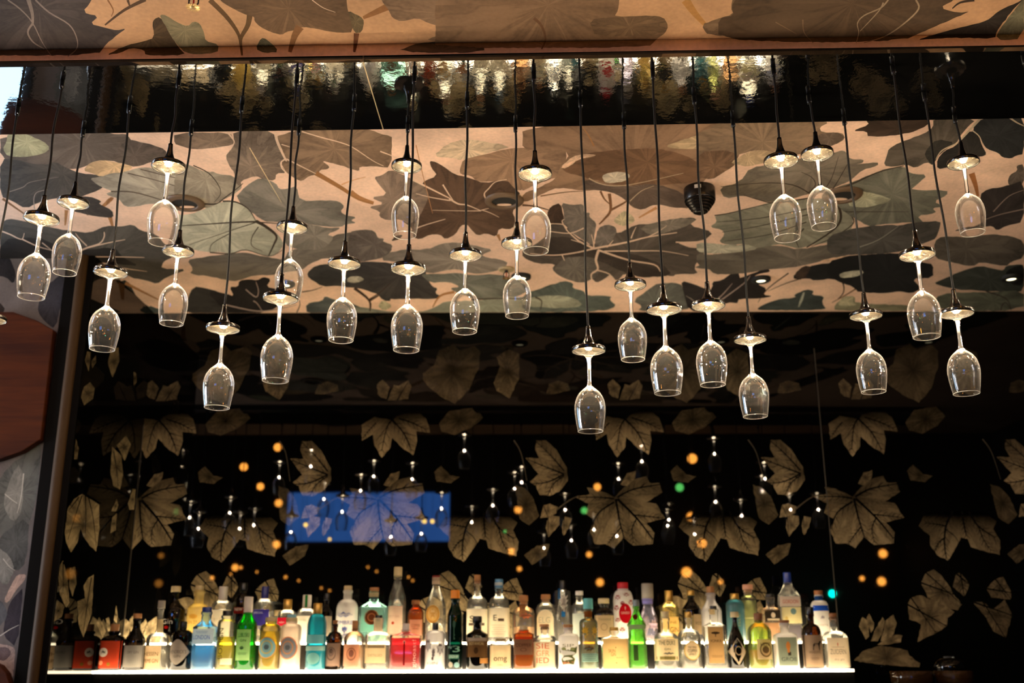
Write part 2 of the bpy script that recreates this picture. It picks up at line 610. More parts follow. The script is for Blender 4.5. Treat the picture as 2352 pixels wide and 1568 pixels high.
P(2, (186, 182, 160), (0, 720), (90, 730), (250, 680), (380, 620), (480, 620), (600, 690), (640, 770), (700, 790), (780, 850), (830, 900), (860, 960), (800, 1040), (740, 1050), (660, 1030), (560, 1000), (440, 1030), (350, 1015), (280, 1020), (150, 1000), (50, 980), (0, 960))
V(2, DVEIN, 14, (650, 780), (480, 785), (240, 800), (0, 815))
V(2, DVEIN, 13, (380, 620), (480, 625), (580, 680), (640, 775))
V(2, DVEIN, 26, (640, 775), (720, 820), (800, 890), (780, 960), (740, 1045))
V(2, DVEIN, 9, (660, 820), (610, 900), (610, 970), (690, 1010))
V(2, DVEIN, 8, (440, 870), (300, 950), (280, 1020))
V(2, DVEIN, 10, (660, 785), (760, 790), (870, 800))
V(2, DVEIN, 8, (640, 785), (440, 850), (120, 960))
V(2, DVEIN, 10, (280, 1020), (440, 1030), (560, 1000), (740, 1050), (850, 1000))
V(2, (220, 150, 96), 6, (120, 620), (160, 640))
V(2, (226, 196, 150), 7, (590, 200), (700, 390), (840, 630))
P(2, (76, 73, 71), (150, 1285), (250, 1300), (420, 1350), (700, 1490), (80, 1510), (100, 1400))
P(2, (58, 52, 51), (250, 1320), (400, 1340), (470, 1365), (430, 1290), (500, 1290), (510, 1240), (590, 1230), (650, 1240), (700, 1210), (760, 1230), (720, 1290), (820, 1310), (900, 1370), (820, 1440), (720, 1490), (500, 1505), (400, 1480))
V(2, (170, 150, 143), 10, (560, 1310), (640, 1370), (660, 1320), (640, 1250))
V(2, (170, 150, 143), 9, (620, 1400), (650, 1420), (690, 1480))
V(2, (170, 150, 143), 12, (400, 1430), (650, 1480), (830, 1460), (960, 1430))
P(2, (80, 78, 76), (1040, 1180), (1110, 1120), (1250, 1110), (1500, 1090), (1704, 1100), (1704, 1400), (1640, 1400), (1560, 1320), (1420, 1300), (1280, 1280), (1160, 1290), (1050, 1220))
P(2, (184, 176, 160), (1350, 1220), (1440, 1205), (1490, 1230), (1440, 1255), (1360, 1260))
P(2, (98, 104, 104), (1030, 1420), (1160, 1400), (1180, 1360), (1250, 1390), (1440, 1430), (1500, 1505), (1040, 1505))
V(2, TWIG, 22, (1410, 1300), (1530, 1400), (1530, 1490))
V(2, TWIG, 14, (1530, 1400), (1610, 1350), (1700, 1270))
V(2, TWIG, 10, (1000, 1330), (1090, 1315), (1160, 1290))
V(2, TWIG, 10, (960, 1490), (985, 1430), (975, 1380))
# --- window 3
P(3, (204, 180, 152), (660, 270), (770, 170), (930, 130), (1280, 190), (1170, 220), (1000, 270), (880, 300), (820, 280))
P(3, (166, 132, 106), (870, 380), (900, 290), (1000, 270), (1200, 220), (1330, 200), (1704, 180), (1704, 420), (1560, 450), (1320, 560), (1240, 450), (1060, 470), (1000, 460), (960, 420), (880, 410))
P(3, (116, 89, 71), (635, 305), (680, 310), (750, 350), (830, 410), (960, 440), (1060, 480), (1240, 450), (1300, 520), (1350, 560), (1340, 650), (1280, 700), (1310, 760), (1290, 840), (1180, 830), (1160, 900), (1080, 870), (1010, 890), (960, 840), (930, 800), (880, 810), (840, 880), (760, 920), (720, 880), (640, 880), (560, 920), (500, 900), (520, 850), (400, 760), (540, 700), (560, 480), (700, 420), (650, 360))
P(3, (150, 128, 112), (200, 430), (260, 420), (330, 370), (440, 420), (560, 470), (640, 560), (600, 660), (540, 760), (480, 800), (400, 760), (300, 770), (240, 740), (250, 700), (150, 665), (290, 640), (170, 590), (310, 570), (240, 490))
P(3, (110, 90, 76), (330, 935), (370, 890), (430, 880), (400, 920))
V(3, VEIN, 15, (500, 450), (640, 520), (760, 580), (820, 610))
V(3, VEIN, 15, (790, 600), (860, 640), (930, 650), (1040, 695))
V(3, VEIN, 12, (740, 490), (790, 570), (820, 610))
V(3, VEIN, 9, (800, 615), (650, 590), (530, 560))
V(3, VEIN, 7, (1040, 695), (900, 695), (660, 690))
V(3, VEIN, 8, (1040, 690), (1100, 675))
V(3, VEIN, 7, (1050, 690), (1110, 710), (1180, 745))
V(3, VEIN, 10, (520, 835), (620, 800), (760, 760))
V(3, VEIN, 11, (1075, 600), (1065, 560), (1100, 520), (1150, 470), (1240, 450))
V(3, VEIN, 9, (1330, 580), (1350, 560), (1360, 525))
V(3, (196, 140, 96), 8, (530, 180), (580, 400), (620, 560), (660, 715))
V(3, VEIN, 10, (250, 230), (330, 260), (420, 300))
V(3, STEM, 34, (20, 545), (90, 590), (200, 630))
V(3, STEM, 28, (1170, 880), (1190, 930))
P(3, (128, 115, 106), (0, 860), (120, 840), (200, 850), (230, 910), (280, 910), (270, 940), (350, 960), (330, 1010), (230, 1070), (60, 1100), (0, 1080))
P(3, (154, 141, 128), (360, 1000), (620, 1000), (730, 950), (840, 940), (1000, 970), (1140, 1000), (1040, 1040), (1080, 1060), (1250, 1090), (1230, 1140), (1100, 1180), (980, 1190), (860, 1150), (760, 1160), (640, 1190), (500, 1130), (400, 1100), (240, 1080))
P(3, (84, 79, 77), (0, 1120), (80, 1090), (350, 1100), (600, 1150), (620, 1230), (660, 1290), (700, 1300), (680, 1340), (720, 1360), (700, 1385), (500, 1380), (330, 1390), (240, 1350), (120, 1310), (0, 1280))
P(3, (188, 180, 162), (0, 1210), (90, 1205), (130, 1235), (60, 1260), (0, 1255))
P(3, (130, 130, 120), (560, 1190), (640, 1190), (860, 1180), (960, 1200), (1180, 1190), (1300, 1230), (1420, 1290), (1400, 1330), (1280, 1380), (1080, 1395), (980, 1380), (860, 1340), (790, 1300), (880, 1290), (790, 1250), (640, 1260))
P(3, (150, 152, 138), (0, 1440), (120, 1450), (300, 1480), (560, 1490), (680, 1450), (760, 1400), (1000, 1400), (1180, 1370), (1400, 1370), (1500, 1330), (1704, 1240), (1704, 1480), (1000, 1495), (0, 1500))
P(3, (74, 82, 78), (1420, 1350), (1500, 1300), (1704, 1240), (1704, 1370), (1560, 1380))
V(3, TWIG, 22, (50, 1300), (160, 1390), (170, 1480))
V(3, TWIG, 12, (160, 1390), (240, 1340), (330, 1260))
V(3, STEM, 22, (830, 1330), (720, 1360), (660, 1450))
V(3, DVEIN, 12, (960, 1390), (1200, 1380), (1420, 1390), (1500, 1420))
P(3, (192, 184, 152), (230, 1440), (270, 1390), (350, 1440), (280, 1480))
# --- window 4
P(4, (162, 128, 102), (0, 30), (1050, 0), (1704, 0), (1704, 300), (1560, 330), (1400, 480), (1260, 600), (1320, 680), (1180, 670), (1040, 640), (940, 690), (860, 670), (800, 600), (720, 550), (580, 530), (470, 540), (280, 510), (180, 550), (0, 640), (0, 560), (120, 520), (270, 440), (290, 360), (380, 240), (200, 200), (0, 230))
P(4, (140, 105, 79), (470, 250), (720, 220), (1040, 200), (1280, 260), (1390, 330), (1400, 470), (1000, 500), (700, 490), (480, 430), (350, 400), (300, 360), (420, 300))
P(4, (222, 184, 154), (295, 355), (390, 270), (480, 250), (580, 255), (560, 270), (440, 290), (340, 365))
P(4, (124, 104, 91), (490, 440), (640, 500), (830, 500), (1050, 480), (1270, 560), (1320, 670), (1180, 670), (1050, 640), (930, 690), (860, 660), (780, 590), (700, 550), (560, 530), (480, 530))
P(4, (204, 190, 168), (620, 420), (680, 395), (800, 390), (850, 420), (800, 465), (690, 480), (640, 470))
P(4, (192, 166, 132), (1100, 190), (1280, 130), (1500, 60), (1704, 30), (1704, 120), (1500, 200), (1250, 215))
V(4, (196, 170, 142), 9, (520, 440), (600, 480), (720, 500), (900, 480), (1260, 400))
V(4, (196, 170, 142), 7, (840, 620), (930, 540), (1030, 500))
V(4, STEM, 14, (560, 190), (520, 110), (470, 40))
V(4, (146, 102, 70), 26, (680, 560), (690, 690), (640, 760), (600, 800))
V(4, (146, 102, 70), 20, (690, 690), (800, 630), (830, 600))
V(4, (146, 102, 70), 18, (610, 540), (640, 600), (680, 640))
V(4, (120, 84, 62), 16, (0, 650), (100, 660), (210, 690))
V(4, (150, 112, 82), 12, (140, 580), (330, 550), (480, 540))
V(4, (206, 148, 102), 24, (1050, 670), (910, 750))
P(4, (92, 70, 57), (190, 720), (220, 660), (300, 630), (330, 770), (310, 800), (210, 800))
P(4, (142, 129, 118), (300, 630), (390, 650), (480, 640), (480, 710), (530, 710), (520, 740), (580, 790), (570, 850), (560, 900), (560, 980), (440, 900), (360, 850), (310, 780), (330, 740))
P(4, (112, 100, 90), (200, 800), (340, 790), (370, 860), (560, 990), (590, 830), (660, 800), (730, 820), (740, 880), (890, 800), (1000, 800), (1200, 750), (1380, 750), (1300, 810), (1500, 860), (1420, 930), (1200, 940), (1300, 980), (1480, 1000), (1400, 1040), (1340, 1140), (1380, 1190), (1200, 1190), (1180, 1210), (1080, 1190), (940, 1220), (800, 1180), (740, 1250), (690, 1190), (640, 1230), (580, 1260), (540, 1220), (480, 1260), (370, 1240), (280, 1200), (230, 1150), (260, 1110), (120, 1110), (0, 1060), (0, 1000), (100, 960), (200, 880))
P(4, (86, 74, 66), (380, 900), (560, 990), (840, 1020), (1100, 1110), (1180, 1200), (940, 1220), (800, 1180), (590, 1080), (480, 1050), (200, 1060), (60, 1010), (200, 900))
P(4, (128, 118, 108), (240, 1150), (330, 1060), (480, 1050), (590, 1070), (600, 1200), (540, 1230), (480, 1260), (370, 1240), (280, 1200))
P(4, (140, 128, 118), (560, 960), (590, 830), (660, 800), (730, 820), (735, 870), (700, 930), (640, 980))
P(4, (150, 138, 124), (900, 820), (1200, 755), (1370, 755), (1300, 810), (1180, 850), (1000, 890))
for pts, wd in (([(560, 990), (820, 940), (980, 900), (1210, 865)], 16), ([(980, 900), (1060, 860), (1130, 810)], 9), ([(560, 990), (440, 930), (350, 850)], 16),
                ([(350, 850), (310, 780), (330, 760)], 10), ([(350, 830), (310, 800), (210, 795)], 10), ([(480, 830), (370, 870), (210, 855)], 10),
                ([(480, 950), (380, 920)], 9), ([(560, 990), (555, 940), (540, 880)], 12), ([(560, 990), (400, 1025), (240, 1042), (60, 1030)], 13),
                ([(310, 1040), (330, 1085)], 9), ([(595, 1005), (575, 1080), (590, 1150), (540, 1190), (545, 1240)], 22), ([(590, 1160), (680, 1190), (740, 1260)], 11),
                ([(590, 1000), (830, 1080), (1030, 1115), (1080, 1170)], 16), ([(640, 1010), (900, 1008), (1100, 1010), (1300, 1045)], 11), ([(660, 980), (690, 950), (710, 925)], 10),
                ([(850, 910), (870, 860), (890, 820)], 11), ([(1200, 940), (1400, 945), (1500, 955)], 10)):
    V(4, VEIN, wd, *pts)
P(4, (208, 190, 154), (710, 770), (760, 720), (800, 690), (870, 740), (880, 780), (800, 815), (740, 800))
P(4, (182, 178, 158), (1440, 950), (1560, 960), (1704, 960), (1704, 1020), (1560, 1010))
P(4, (126, 118, 106), (1390, 1120), (1440, 1040), (1704, 1010), (1704, 1180), (1560, 1190), (1460, 1150), (1340, 1140))
P(4, (110, 118, 112), (0, 1340), (200, 1290), (320, 1240), (400, 1260), (390, 1300), (480, 1320), (500, 1360), (700, 1360), (680, 1390), (740, 1440), (640, 1480), (0, 1490))
P(4, (166, 166, 148), (0, 1380), (250, 1350), (420, 1380), (480, 1440), (300, 1460), (0, 1440))
V(4, DVEIN, 14, (100, 1370), (150, 1400), (140, 1470))
P(4, (118, 118, 112), (860, 1400), (1000, 1300), (1060, 1260), (1240, 1260), (1260, 1320), (1300, 1400), (1300, 1480), (900, 1480), (940, 1440))
P(4, (64, 58, 58), (1240, 1240), (1350, 1270), (1420, 1300), (1500, 1320), (1480, 1250), (1560, 1240), (1640, 1180), (1704, 1170), (1704, 1420), (1600, 1410), (1480, 1480), (1300, 1480), (1260, 1330))
V(4, (172, 152, 145), 10, (1540, 1400), (1560, 1370), (1640, 1300), (1630, 1260))
V(4, (172, 152, 145), 10, (1540, 1410), (1704, 1360))
V(4, (150, 140, 132), 8, (1370, 1430), (1330, 1390), (1280, 1360))
# --- window 5
P(5, (156, 130, 106), (0, 70), (940, 60), (1040, 70), (960, 110), (980, 150), (1140, 150), (1165, 200), (1080, 250), (900, 300), (760, 330), (620, 320), (500, 280), (300, 330), (100, 470), (0, 480))
P(5, (124, 106, 92), (960, 160), (1100, 145), (1165, 190), (1080, 250), (960, 280), (900, 230))
P(5, (142, 110, 86), (0, 300), (300, 290), (320, 390), (200, 470), (120, 520), (0, 500))
P(5, (200, 172, 138), (260, 385), (400, 300), (520, 285), (620, 310), (560, 380), (400, 420), (320, 400))
P(5, (140, 128, 113), (175, 580), (340, 540), (420, 420), (640, 400), (820, 350), (1080, 310), (1130, 290), (1170, 300), (1200, 360), (1310, 360), (1300, 390), (1240, 400), (1420, 380), (1420, 410), (1300, 440), (1200, 530), (1040, 600), (880, 630), (620, 700), (500, 680), (370, 640), (220, 670))
P(5, (154, 150, 132), (140, 800), (260, 780), (420, 740), (600, 690), (880, 670), (1100, 660), (1200, 700), (1230, 850), (1200, 930), (1100, 1000), (900, 1030), (800, 1060), (720, 1040), (640, 1020), (500, 1060), (370, 1020), (280, 1030), (170, 1010), (220, 950), (200, 910), (100, 890), (160, 850))
for pts, wd in (([(890, 630), (750, 560), (520, 545), (190, 575)], 10), ([(880, 620), (930, 560), (900, 500), (820, 460)], 9), ([(1060, 600), (1100, 540), (1180, 400)], 10), ([(1000, 600), (1060, 500), (1110, 340)], 8),
                ([(900, 660), (620, 700), (500, 680), (370, 640)], 11), ([(1100, 690), (1130, 820), (1060, 920), (860, 1050)], 24), ([(1150, 760), (1210, 800), (1220, 870), (1050, 980), (900, 1040)], 12),
                ([(900, 740), (500, 820), (160, 850)], 9), ([(880, 790), (500, 880), (200, 930)], 9), ([(860, 850), (560, 950), (220, 1000)], 9), ([(840, 900), (780, 980), (800, 1050)], 12), ([(140, 800), (260, 780), (420, 740), (600, 700)], 9)):
    V(5, DVEIN, wd, *pts)
P(5, (130, 120, 108), (0, 1090), (120, 1110), (380, 1060), (640, 1030), (800, 1070), (1100, 1010), (1220, 1040), (1240, 1080), (1190, 1110), (1000, 1150), (840, 1190), (700, 1210), (580, 1220), (400, 1250), (250, 1260), (140, 1260), (80, 1200), (0, 1180))
P(5, (184, 178, 158), (0, 1010), (170, 1020), (280, 1040), (380, 1020), (500, 1060), (300, 1090), (100, 1100), (0, 1080))
P(5, (62, 54, 53), (100, 1400), (130, 1340), (240, 1310), (370, 1280), (440, 1250), (560, 1215), (580, 1240), (470, 1260), (440, 1290), (480, 1340), (550, 1370), (520, 1420), (600, 1430), (500, 1450), (340, 1450), (200, 1480), (140, 1450))
V(5, (172, 152, 145), 10, (170, 1450), (220, 1400), (280, 1330))
V(5, (172, 152, 145), 10, (180, 1470), (370, 1330), (420, 1270))
P(5, (58, 57, 57), (760, 1260), (900, 1190), (1060, 1170), (1200, 1120), (1420, 1100), (1704, 1090), (1704, 1400), (1600, 1390), (1460, 1410), (1280, 1400), (1300, 1380), (1140, 1330), (1060, 1290), (920, 1310), (880, 1290), (760, 1300))
P(5, (220, 182, 152), (960, 1150), (1180, 1110), (1190, 1130), (1000, 1170))
P(5, (96, 78, 66), (760, 1260), (840, 1190), (900, 1200), (860, 1270), (800, 1310))
P(5, (192, 188, 168), (1110, 1260), (1160, 1240), (1290, 1225), (1310, 1250), (1240, 1280), (1130, 1290))
V(5, TWIG, 14, (1060, 1270), (1140, 1320), (1150, 1400), (1100, 1460))
V(5, TWIG, 10, (720, 1250), (560, 1370), (480, 1480))
V(5, TWIG, 9, (860, 1280), (700, 1330), (560, 1390))
V(5, (140, 100, 68), 12, (1250, 1370), (1170, 1420), (1060, 1480))
P(5, (84, 92, 90), (480, 1520), (560, 1480), (660, 1450), (780, 1440), (760, 1420), (860, 1375), (920, 1390), (900, 1420), (1000, 1430), (980, 1480), (1020, 1540), (480, 1540))
P(5, (170, 172, 158), (790, 1520), (830, 1400), (850, 1400), (810, 1510))
P(5, (150, 146, 120), (1080, 1500), (1160, 1430), (1240, 1430), (1240, 1490), (1704, 1500), (1704, 1545), (1080, 1545))
# --- window 6
P(6, (88, 70, 58), (190, 140), (330, 90), (300, 50), (800, 40), (790, 95), (640, 160), (320, 190), (310, 140))
P(6, (110, 100, 89), (440, 410), (470, 320), (480, 280), (560, 230), (760, 160), (830, 110), (830, 40), (1180, 35), (1050, 160), (1010, 240), (900, 290), (850, 360), (830, 410), (780, 380), (690, 430), (620, 400), (520, 420))
P(6, (74, 70, 64), (780, 280), (860, 200), (1010, 230), (880, 320), (850, 370), (820, 410), (760, 330))
P(6, (66, 66, 66), (1130, 130), (1210, 35), (1430, 30), (1541, 30), (1541, 320), (1480, 330), (1440, 355), (1370, 345), (1340, 310), (1250, 280), (1220, 240), (1190, 170))
P(6, (70, 66, 62), (860, 440), (860, 360), (920, 290), (1000, 260), (1060, 190), (1130, 130), (1190, 180), (1210, 250), (1250, 320), (1210, 340), (1100, 340), (960, 420))
V(6, (196, 176, 150), 20, (1200, 40), (1060, 190), (1010, 240))
V(6, (196, 176, 150), 12, (1010, 240), (900, 290), (850, 360))
V(6, (196, 176, 150), 16, (1430, 35), (1480, 70), (1541, 100))
V(6, (196, 176, 150), 10, (1130, 130), (1190, 180), (1220, 250))
P(6, (116, 104, 94), (1410, 540), (1430, 480), (1490, 450), (1480, 410), (1541, 395), (1541, 560), (1440, 580))
P(6, (78, 70, 67), (1190, 640), (1260, 590), (1410, 570), (1541, 520), (1541, 850), (1400, 880), (1330, 920), (1290, 880), (1230, 890), (940, 930), (1240, 860), (1230, 760))
V(6, (156, 136, 126), 10, (1541, 750), (1360, 790), (1240, 830))
V(6, (156, 136, 126), 9, (1300, 770), (1420, 650), (1541, 600))
V(6, (176, 116, 70), 50, (1130, 470), (1160, 560), (1180, 650))
V(6, (220, 186, 158), 9, (1170, 490), (1300, 440), (1440, 410))
P(6, (132, 130, 116), (40, 590), (200, 540), (430, 440), (600, 410), (640, 470), (790, 480), (700, 560), (650, 600), (940, 600), (940, 640), (830, 690), (920, 730), (820, 740), (860, 780), (700, 800), (760, 860), (640, 850), (400, 870), (330, 890), (140, 780), (60, 700))
P(6, (180, 178, 152), (140, 720), (240, 600), (420, 640), (520, 680), (300, 740))
V(6, DVEIN, 16, (60, 600), (200, 550), (400, 460), (600, 410))
V(6, DVEIN, 7, (140, 770), (400, 770), (640, 770))
P(6, (106, 101, 95), (0, 960), (200, 900), (350, 880), (500, 870), (560, 880), (700, 850), (890, 840), (880, 900), (850, 980), (800, 1000), (560, 1090), (170, 1110), (0, 1100))
V(6, (160, 155, 144), 9, (240, 1050), (400, 990), (560, 880))
P(6, (120, 110, 99), (840, 1000), (900, 960), (1100, 970), (1300, 945), (1440, 960), (1541, 1000), (1541, 1130), (1440, 1160), (1400, 1200), (1200, 1160), (1140, 1200), (1000, 1170), (830, 1130))
P(6, (56, 55, 55), (0, 1160), (180, 1110), (560, 1095), (760, 1170), (830, 1180), (830, 1290), (660, 1290), (740, 1370), (660, 1410), (560, 1390), (240, 1400), (230, 1380), (140, 1320), (0, 1290))
P(6, (192, 188, 168), (90, 1260), (140, 1240), (270, 1225), (290, 1250), (220, 1280), (110, 1290))
P(6, (88, 92, 85), (830, 1330), (900, 1300), (1060, 1230), (1200, 1190), (1320, 1220), (1380, 1230), (1400, 1190), (1510, 1180), (1541, 1190), (1541, 1390), (1440, 1400), (1240, 1390), (1040, 1380), (930, 1360))
P(6, (49, 48, 46), (1390, 1250), (1440, 1210), (1541, 1180), (1541, 1350), (1440, 1340))
P(6, (124, 126, 110), (840, 1440), (960, 1400), (1240, 1400), (1541, 1380), (1541, 1545), (860, 1545))
V(6, DVEIN, 10, (1240, 1390), (1400, 1450), (1440, 1540))
V(6, DVEIN, 9, (1360, 1540), (1370, 1500), (1400, 1480), (1440, 1540))
P(6, (186, 178, 148), (80, 1480), (130, 1430), (210, 1430), (200, 1480), (240, 1500), (100, 1510))
# --- the strip in front of the lamp canopy
P(11, (96, 84, 80), (-300, -200), (830, -60), (830, 0), (740, 110), (890, 145), (810, 215), (950, 250), (1050, 275), (1140, 255), (1060, 310), (960, 390), (880, 500), (-300, 500))
V(11, (150, 134, 124), 14, (70, 0), (180, 80), (290, 200), (380, 380), (460, 500))
V(11, (150, 134, 124), 40, (250, -20), (290, 120), (295, 230))
V(11, (150, 134, 124), 20, (295, 210), (250, 290), (300, 380), (400, 440))
V(11, (150, 134, 124), 15, (320, 0), (440, 110), (620, 220), (690, 340), (690, 440), (610, 510))
V(11, (112, 84, 60), 36, (1310, -5), (1120, 90), (945, 225))
V(11, (112, 84, 60), 26, (1150, 0), (1170, 60))
V(11, (160, 108, 66), 14, (970, 0), (1020, 90), (1000, 150))
P(11, (104, 82, 58), (1370, 210), (1390, 170), (1440, 150), (1500, 240), (1600, 420), (1680, 500), (1310, 500), (1300, 450), (1180, 430), (1080, 480), (950, 500), (1100, 420), (1300, 370), (1390, 340))
P(11, (146, 134, 104), (1440, 150), (1450, 130), (1500, 140), (1590, 200), (1690, 240), (1740, 190), (1800, 210), (1840, 300), (1850, 370), (1970, 400), (1960, 480), (1680, 490), (1560, 360))
V(11, (128, 96, 62), 46, (1890, 0), (2030, 140), (2120, 260), (2160, 350), (2180, 500))
V(11, (128, 96, 62), 54, (2250, 130), (2230, 230), (2170, 340), (2170, 420))
P(12, (137, 107, 80), (10, -60), (1160, -60), (1160, 0), (1170, 90), (1230, 290), (1100, 295), (980, 280), (900, 260), (770, 240), (700, 270), (620, 285), (580, 315), (480, 290), (380, 240), (330, 190), (330, 150), (270, 140), (160, 90), (10, 0))
P(12, (127, 108, 78), (1170, 90), (1290, 150), (1320, 190), (1300, 290), (1230, 300), (1190, 160))
V(12, VEIN, 8, (850, 0), (950, 70), (1060, 110))
V(12, (154, 110, 72), 80, (740, 240), (690, 330), (650, 470))
V(12, (170, 118, 74), 66, (1530, 60), (1400, 120), (1310, 160))
V(12, (132, 86, 58), 50, (1250, 300), (1240, 400), (1230, 470))
P(12, (160, 128, 101), (1470, -60), (2700, -60), (2700, 380), (1850, 375), (2050, 290), (2130, 285), (2000, 235), (1900, 210), (1800, 160), (1650, 195), (1570, 160), (1540, 90), (1470, 0))
P(12, (118, 100, 80), (1850, 372), (2400, 360), (2400, 480), (1580, 470))
P(12, (116, 110, 86), (340, 440), (390, 340), (440, 350), (560, 470), (420, 480))
P(13, (160, 125, 95), (0, -60), (1420, -60), (1420, 0), (1410, 80), (1380, 130), (1640, 120), (1760, 130), (1800, 200), (1770, 260), (1720, 290), (1640, 370), (0, 370), (0, 260))
P(13, (142, 112, 84), (1180, 150), (1380, 130), (1640, 120), (1760, 130), (1800, 200), (1770, 260), (1240, 290))
V(13, (140, 98, 66), 24, (760, 140), (820, 200), (850, 300), (820, 380))
V(13, (196, 142, 82), 70, (1930, 0), (2000, 100), (2090, 200))
P(13, (142, 114, 88), (2300, -40), (2500, -40), (2500, 270), (2110, 280), (2050, 190), (2160, 150), (2300, 110), (2280, 60))
P(14, (114, 90, 68), (100, 50), (130, 0), (200, -60), (1820, -60), (1820, 0), (1700, 60), (1850, 100), (1950, 85), (1560, 250), (1430, 310), (700, 330), (0, 300), (0, 140), (120, 120))
V(14, (172, 148, 122), 12, (1310, -5), (1250, 60), (1120, 120), (1070, 180), (1080, 250), (1060, 330))
V(14, (172, 148, 122), 12, (1270, 20), (1230, 90), (1090, 240))
V(14, (172, 148, 122), 15, (1520, 0), (1540, 70), (1430, 180), (1280, 280), (1120, 330))
V(14, (152, 120, 92), 10, (650, 150), (660, 250), (730, 330))
V(14, (152, 120, 92), 8, (440, 170), (600, 260))
P(14, (128, 122, 98), (2352, -60), (2340, 0), (2200, 170), (2120, 310), (2352, 300))
P(14, (66, 55, 48), (2352, -10), (2300, 20), (2160, 80), (2060, 165), (1820, 220), (1680, 260), (1520, 310), (1640, 300), (1840, 290), (2130, 300), (2140, 240), (2280, 60))
V(14, (84, 63, 48), 22, (1970, 0), (1860, 20), (1800, 65))

# canopy outline (front edge low at the right: it stands slightly turned)
H_PAN = EYE.z + 1.526
PAN_P = Vector((0, 2.6, H_PAN)); PAN_N = Vector((0, 0.013, 1)).normalized()


def on_panel(px, py):
    return on_plane(px, py, PAN_P, PAN_N)


def edge_line(a, b, x):
    return a + (b - a) * ((x - a.x) / (b.x - a.x))


pf0, pf1 = on_panel(0, 152), on_panel(2352, 115)
pb0, pb1 = on_panel(0, 307), on_panel(2352, 270)
X0, X1 = -2.95, 2.75
CF0, CF1, CB0, CB1 = edge_line(pf0, pf1, X0), edge_line(pf0, pf1, X1), edge_line(pb0, pb1, X0), edge_line(pb0, pb1, X1)
FN = Vector((CF1.y - CF0.y, -(CF1.x - CF0.x), 0)).normalized()   # fascia normal, towards the camera


def yfas(x):
    """photo row where ceiling and canopy front meet"""
    a = on_plane(x, 95, CF0, FN)
    # solve by two projections
    best, lo, hi = None, 40.0, 140.0
    for _ in range(22):
        mid = 0.5 * (lo + hi)
        if on_plane(x, mid, CF0, FN).z > ZC:
            lo = mid
        else:
            hi = mid
    return 0.5 * (lo + hi)


YF0, YF1 = yfas(0), yfas(2352)


def yf(x):
    return YF0 + (YF1 - YF0) * x / 2352.0


def ceil3(p):
    q = on_z(p[0], p[1], ZC)
    q.y = min(q.y, YW - 0.002)
    return q


cp = Print(ceil3, (0, 0, -1), con=1.32)
b4 = [Vector((-3.6, YE, ZC)), Vector((3.6, YE, ZC)), Vector((3.6, YW, ZC)), Vector((-3.6, YW, ZC))]
cp.add([(p.x, p.y) for p in b4], PEACH, pts3=b4)
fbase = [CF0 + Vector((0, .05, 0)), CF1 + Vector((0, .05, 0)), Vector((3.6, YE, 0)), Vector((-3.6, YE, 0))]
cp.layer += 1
cp.add([(p.x, p.y) for p in fbase], (206, 160, 120), pts3=[Vector((p.x, p.y, ZC)) for p in fbase])  # darker tan base: the front strip's weaker light put into its colour
fp = Print(lambda p: on_plane(p[0], p[1], CF0, FN), FN, con=1.32)
rg = random.Random(5)
BAND = 25.0
fp.add([(-200, yf(-200) - 1), (2560, yf(2560) - 1), (2560, yf(2560) + BAND), (-200, yf(-200) + BAND)], PEACH)
sd = 0.7
for (w, k, pts, col, wd) in CEIL:
    pts = zpx(w, pts)
    s = ZW[w][2]
    sd += 1.37
    top = w > 10
    cp.layer += 1
    if k == 'p':
        q = jag(chaikin(pts, 1), 9, 1.1, rg)
        if top:
            qc = clip_half(q, lambda p: yf(p[0]) - p[1])
            qf = clip_half(clip_half(q, lambda p: p[1] - yf(p[0])), lambda p: yf(p[0]) + BAND - p[1])
            fp.layer += 1
            if len(qf) > 2:
                fp.add(qf, col, sd)
            if len(qc) > 2:
                cp.add(qc, col, sd)
        else:
            # base of the leaf: off to one side of its middle, so that the wash radiates
            cx = sum(p[0] for p in q) / len(q); cy = sum(p[1] for p in q) / len(q)
            ex = max(abs(p[0] - cx) for p in q); ey = max(abs(p[1] - cy) for p in q)
            cp.add(q, col, sd, cen=(cx + rg.uniform(-.3, .3) * ex, cy + rg.uniform(-.3, .3) * ey), ext=max(ex, ey))
    else:
        if top:
            fp.layer += 1
            lo = [p for p in pts if p[1] >= yf(p[0]) - 1]
            hi = [p for p in pts if p[1] < yf(p[0])]
            for part, pr in ((pts, None),):
                L, R = ribbon(pts, wd / s)
                for i in range(len(L) - 1):
                    quad = [L[i], L[i + 1], R[i + 1], R[i]]
                    qc = clip_half(quad, lambda p: yf(p[0]) - p[1])
                    qf = clip_half(clip_half(quad, lambda p: p[1] - yf(p[0])), lambda p: yf(p[0]) + BAND - p[1])
                    if len(qc) > 2:
                        cp.add(qc, col)
                    if len(qf) > 2:
                        fp.add(qf, col)
        else:
            cp.strip(pts, wd / s, col)
ceiling = struct(cp.build('ceiling', M_CEIL), 'peach ceiling papered with large grey and brown watercolour leaves')

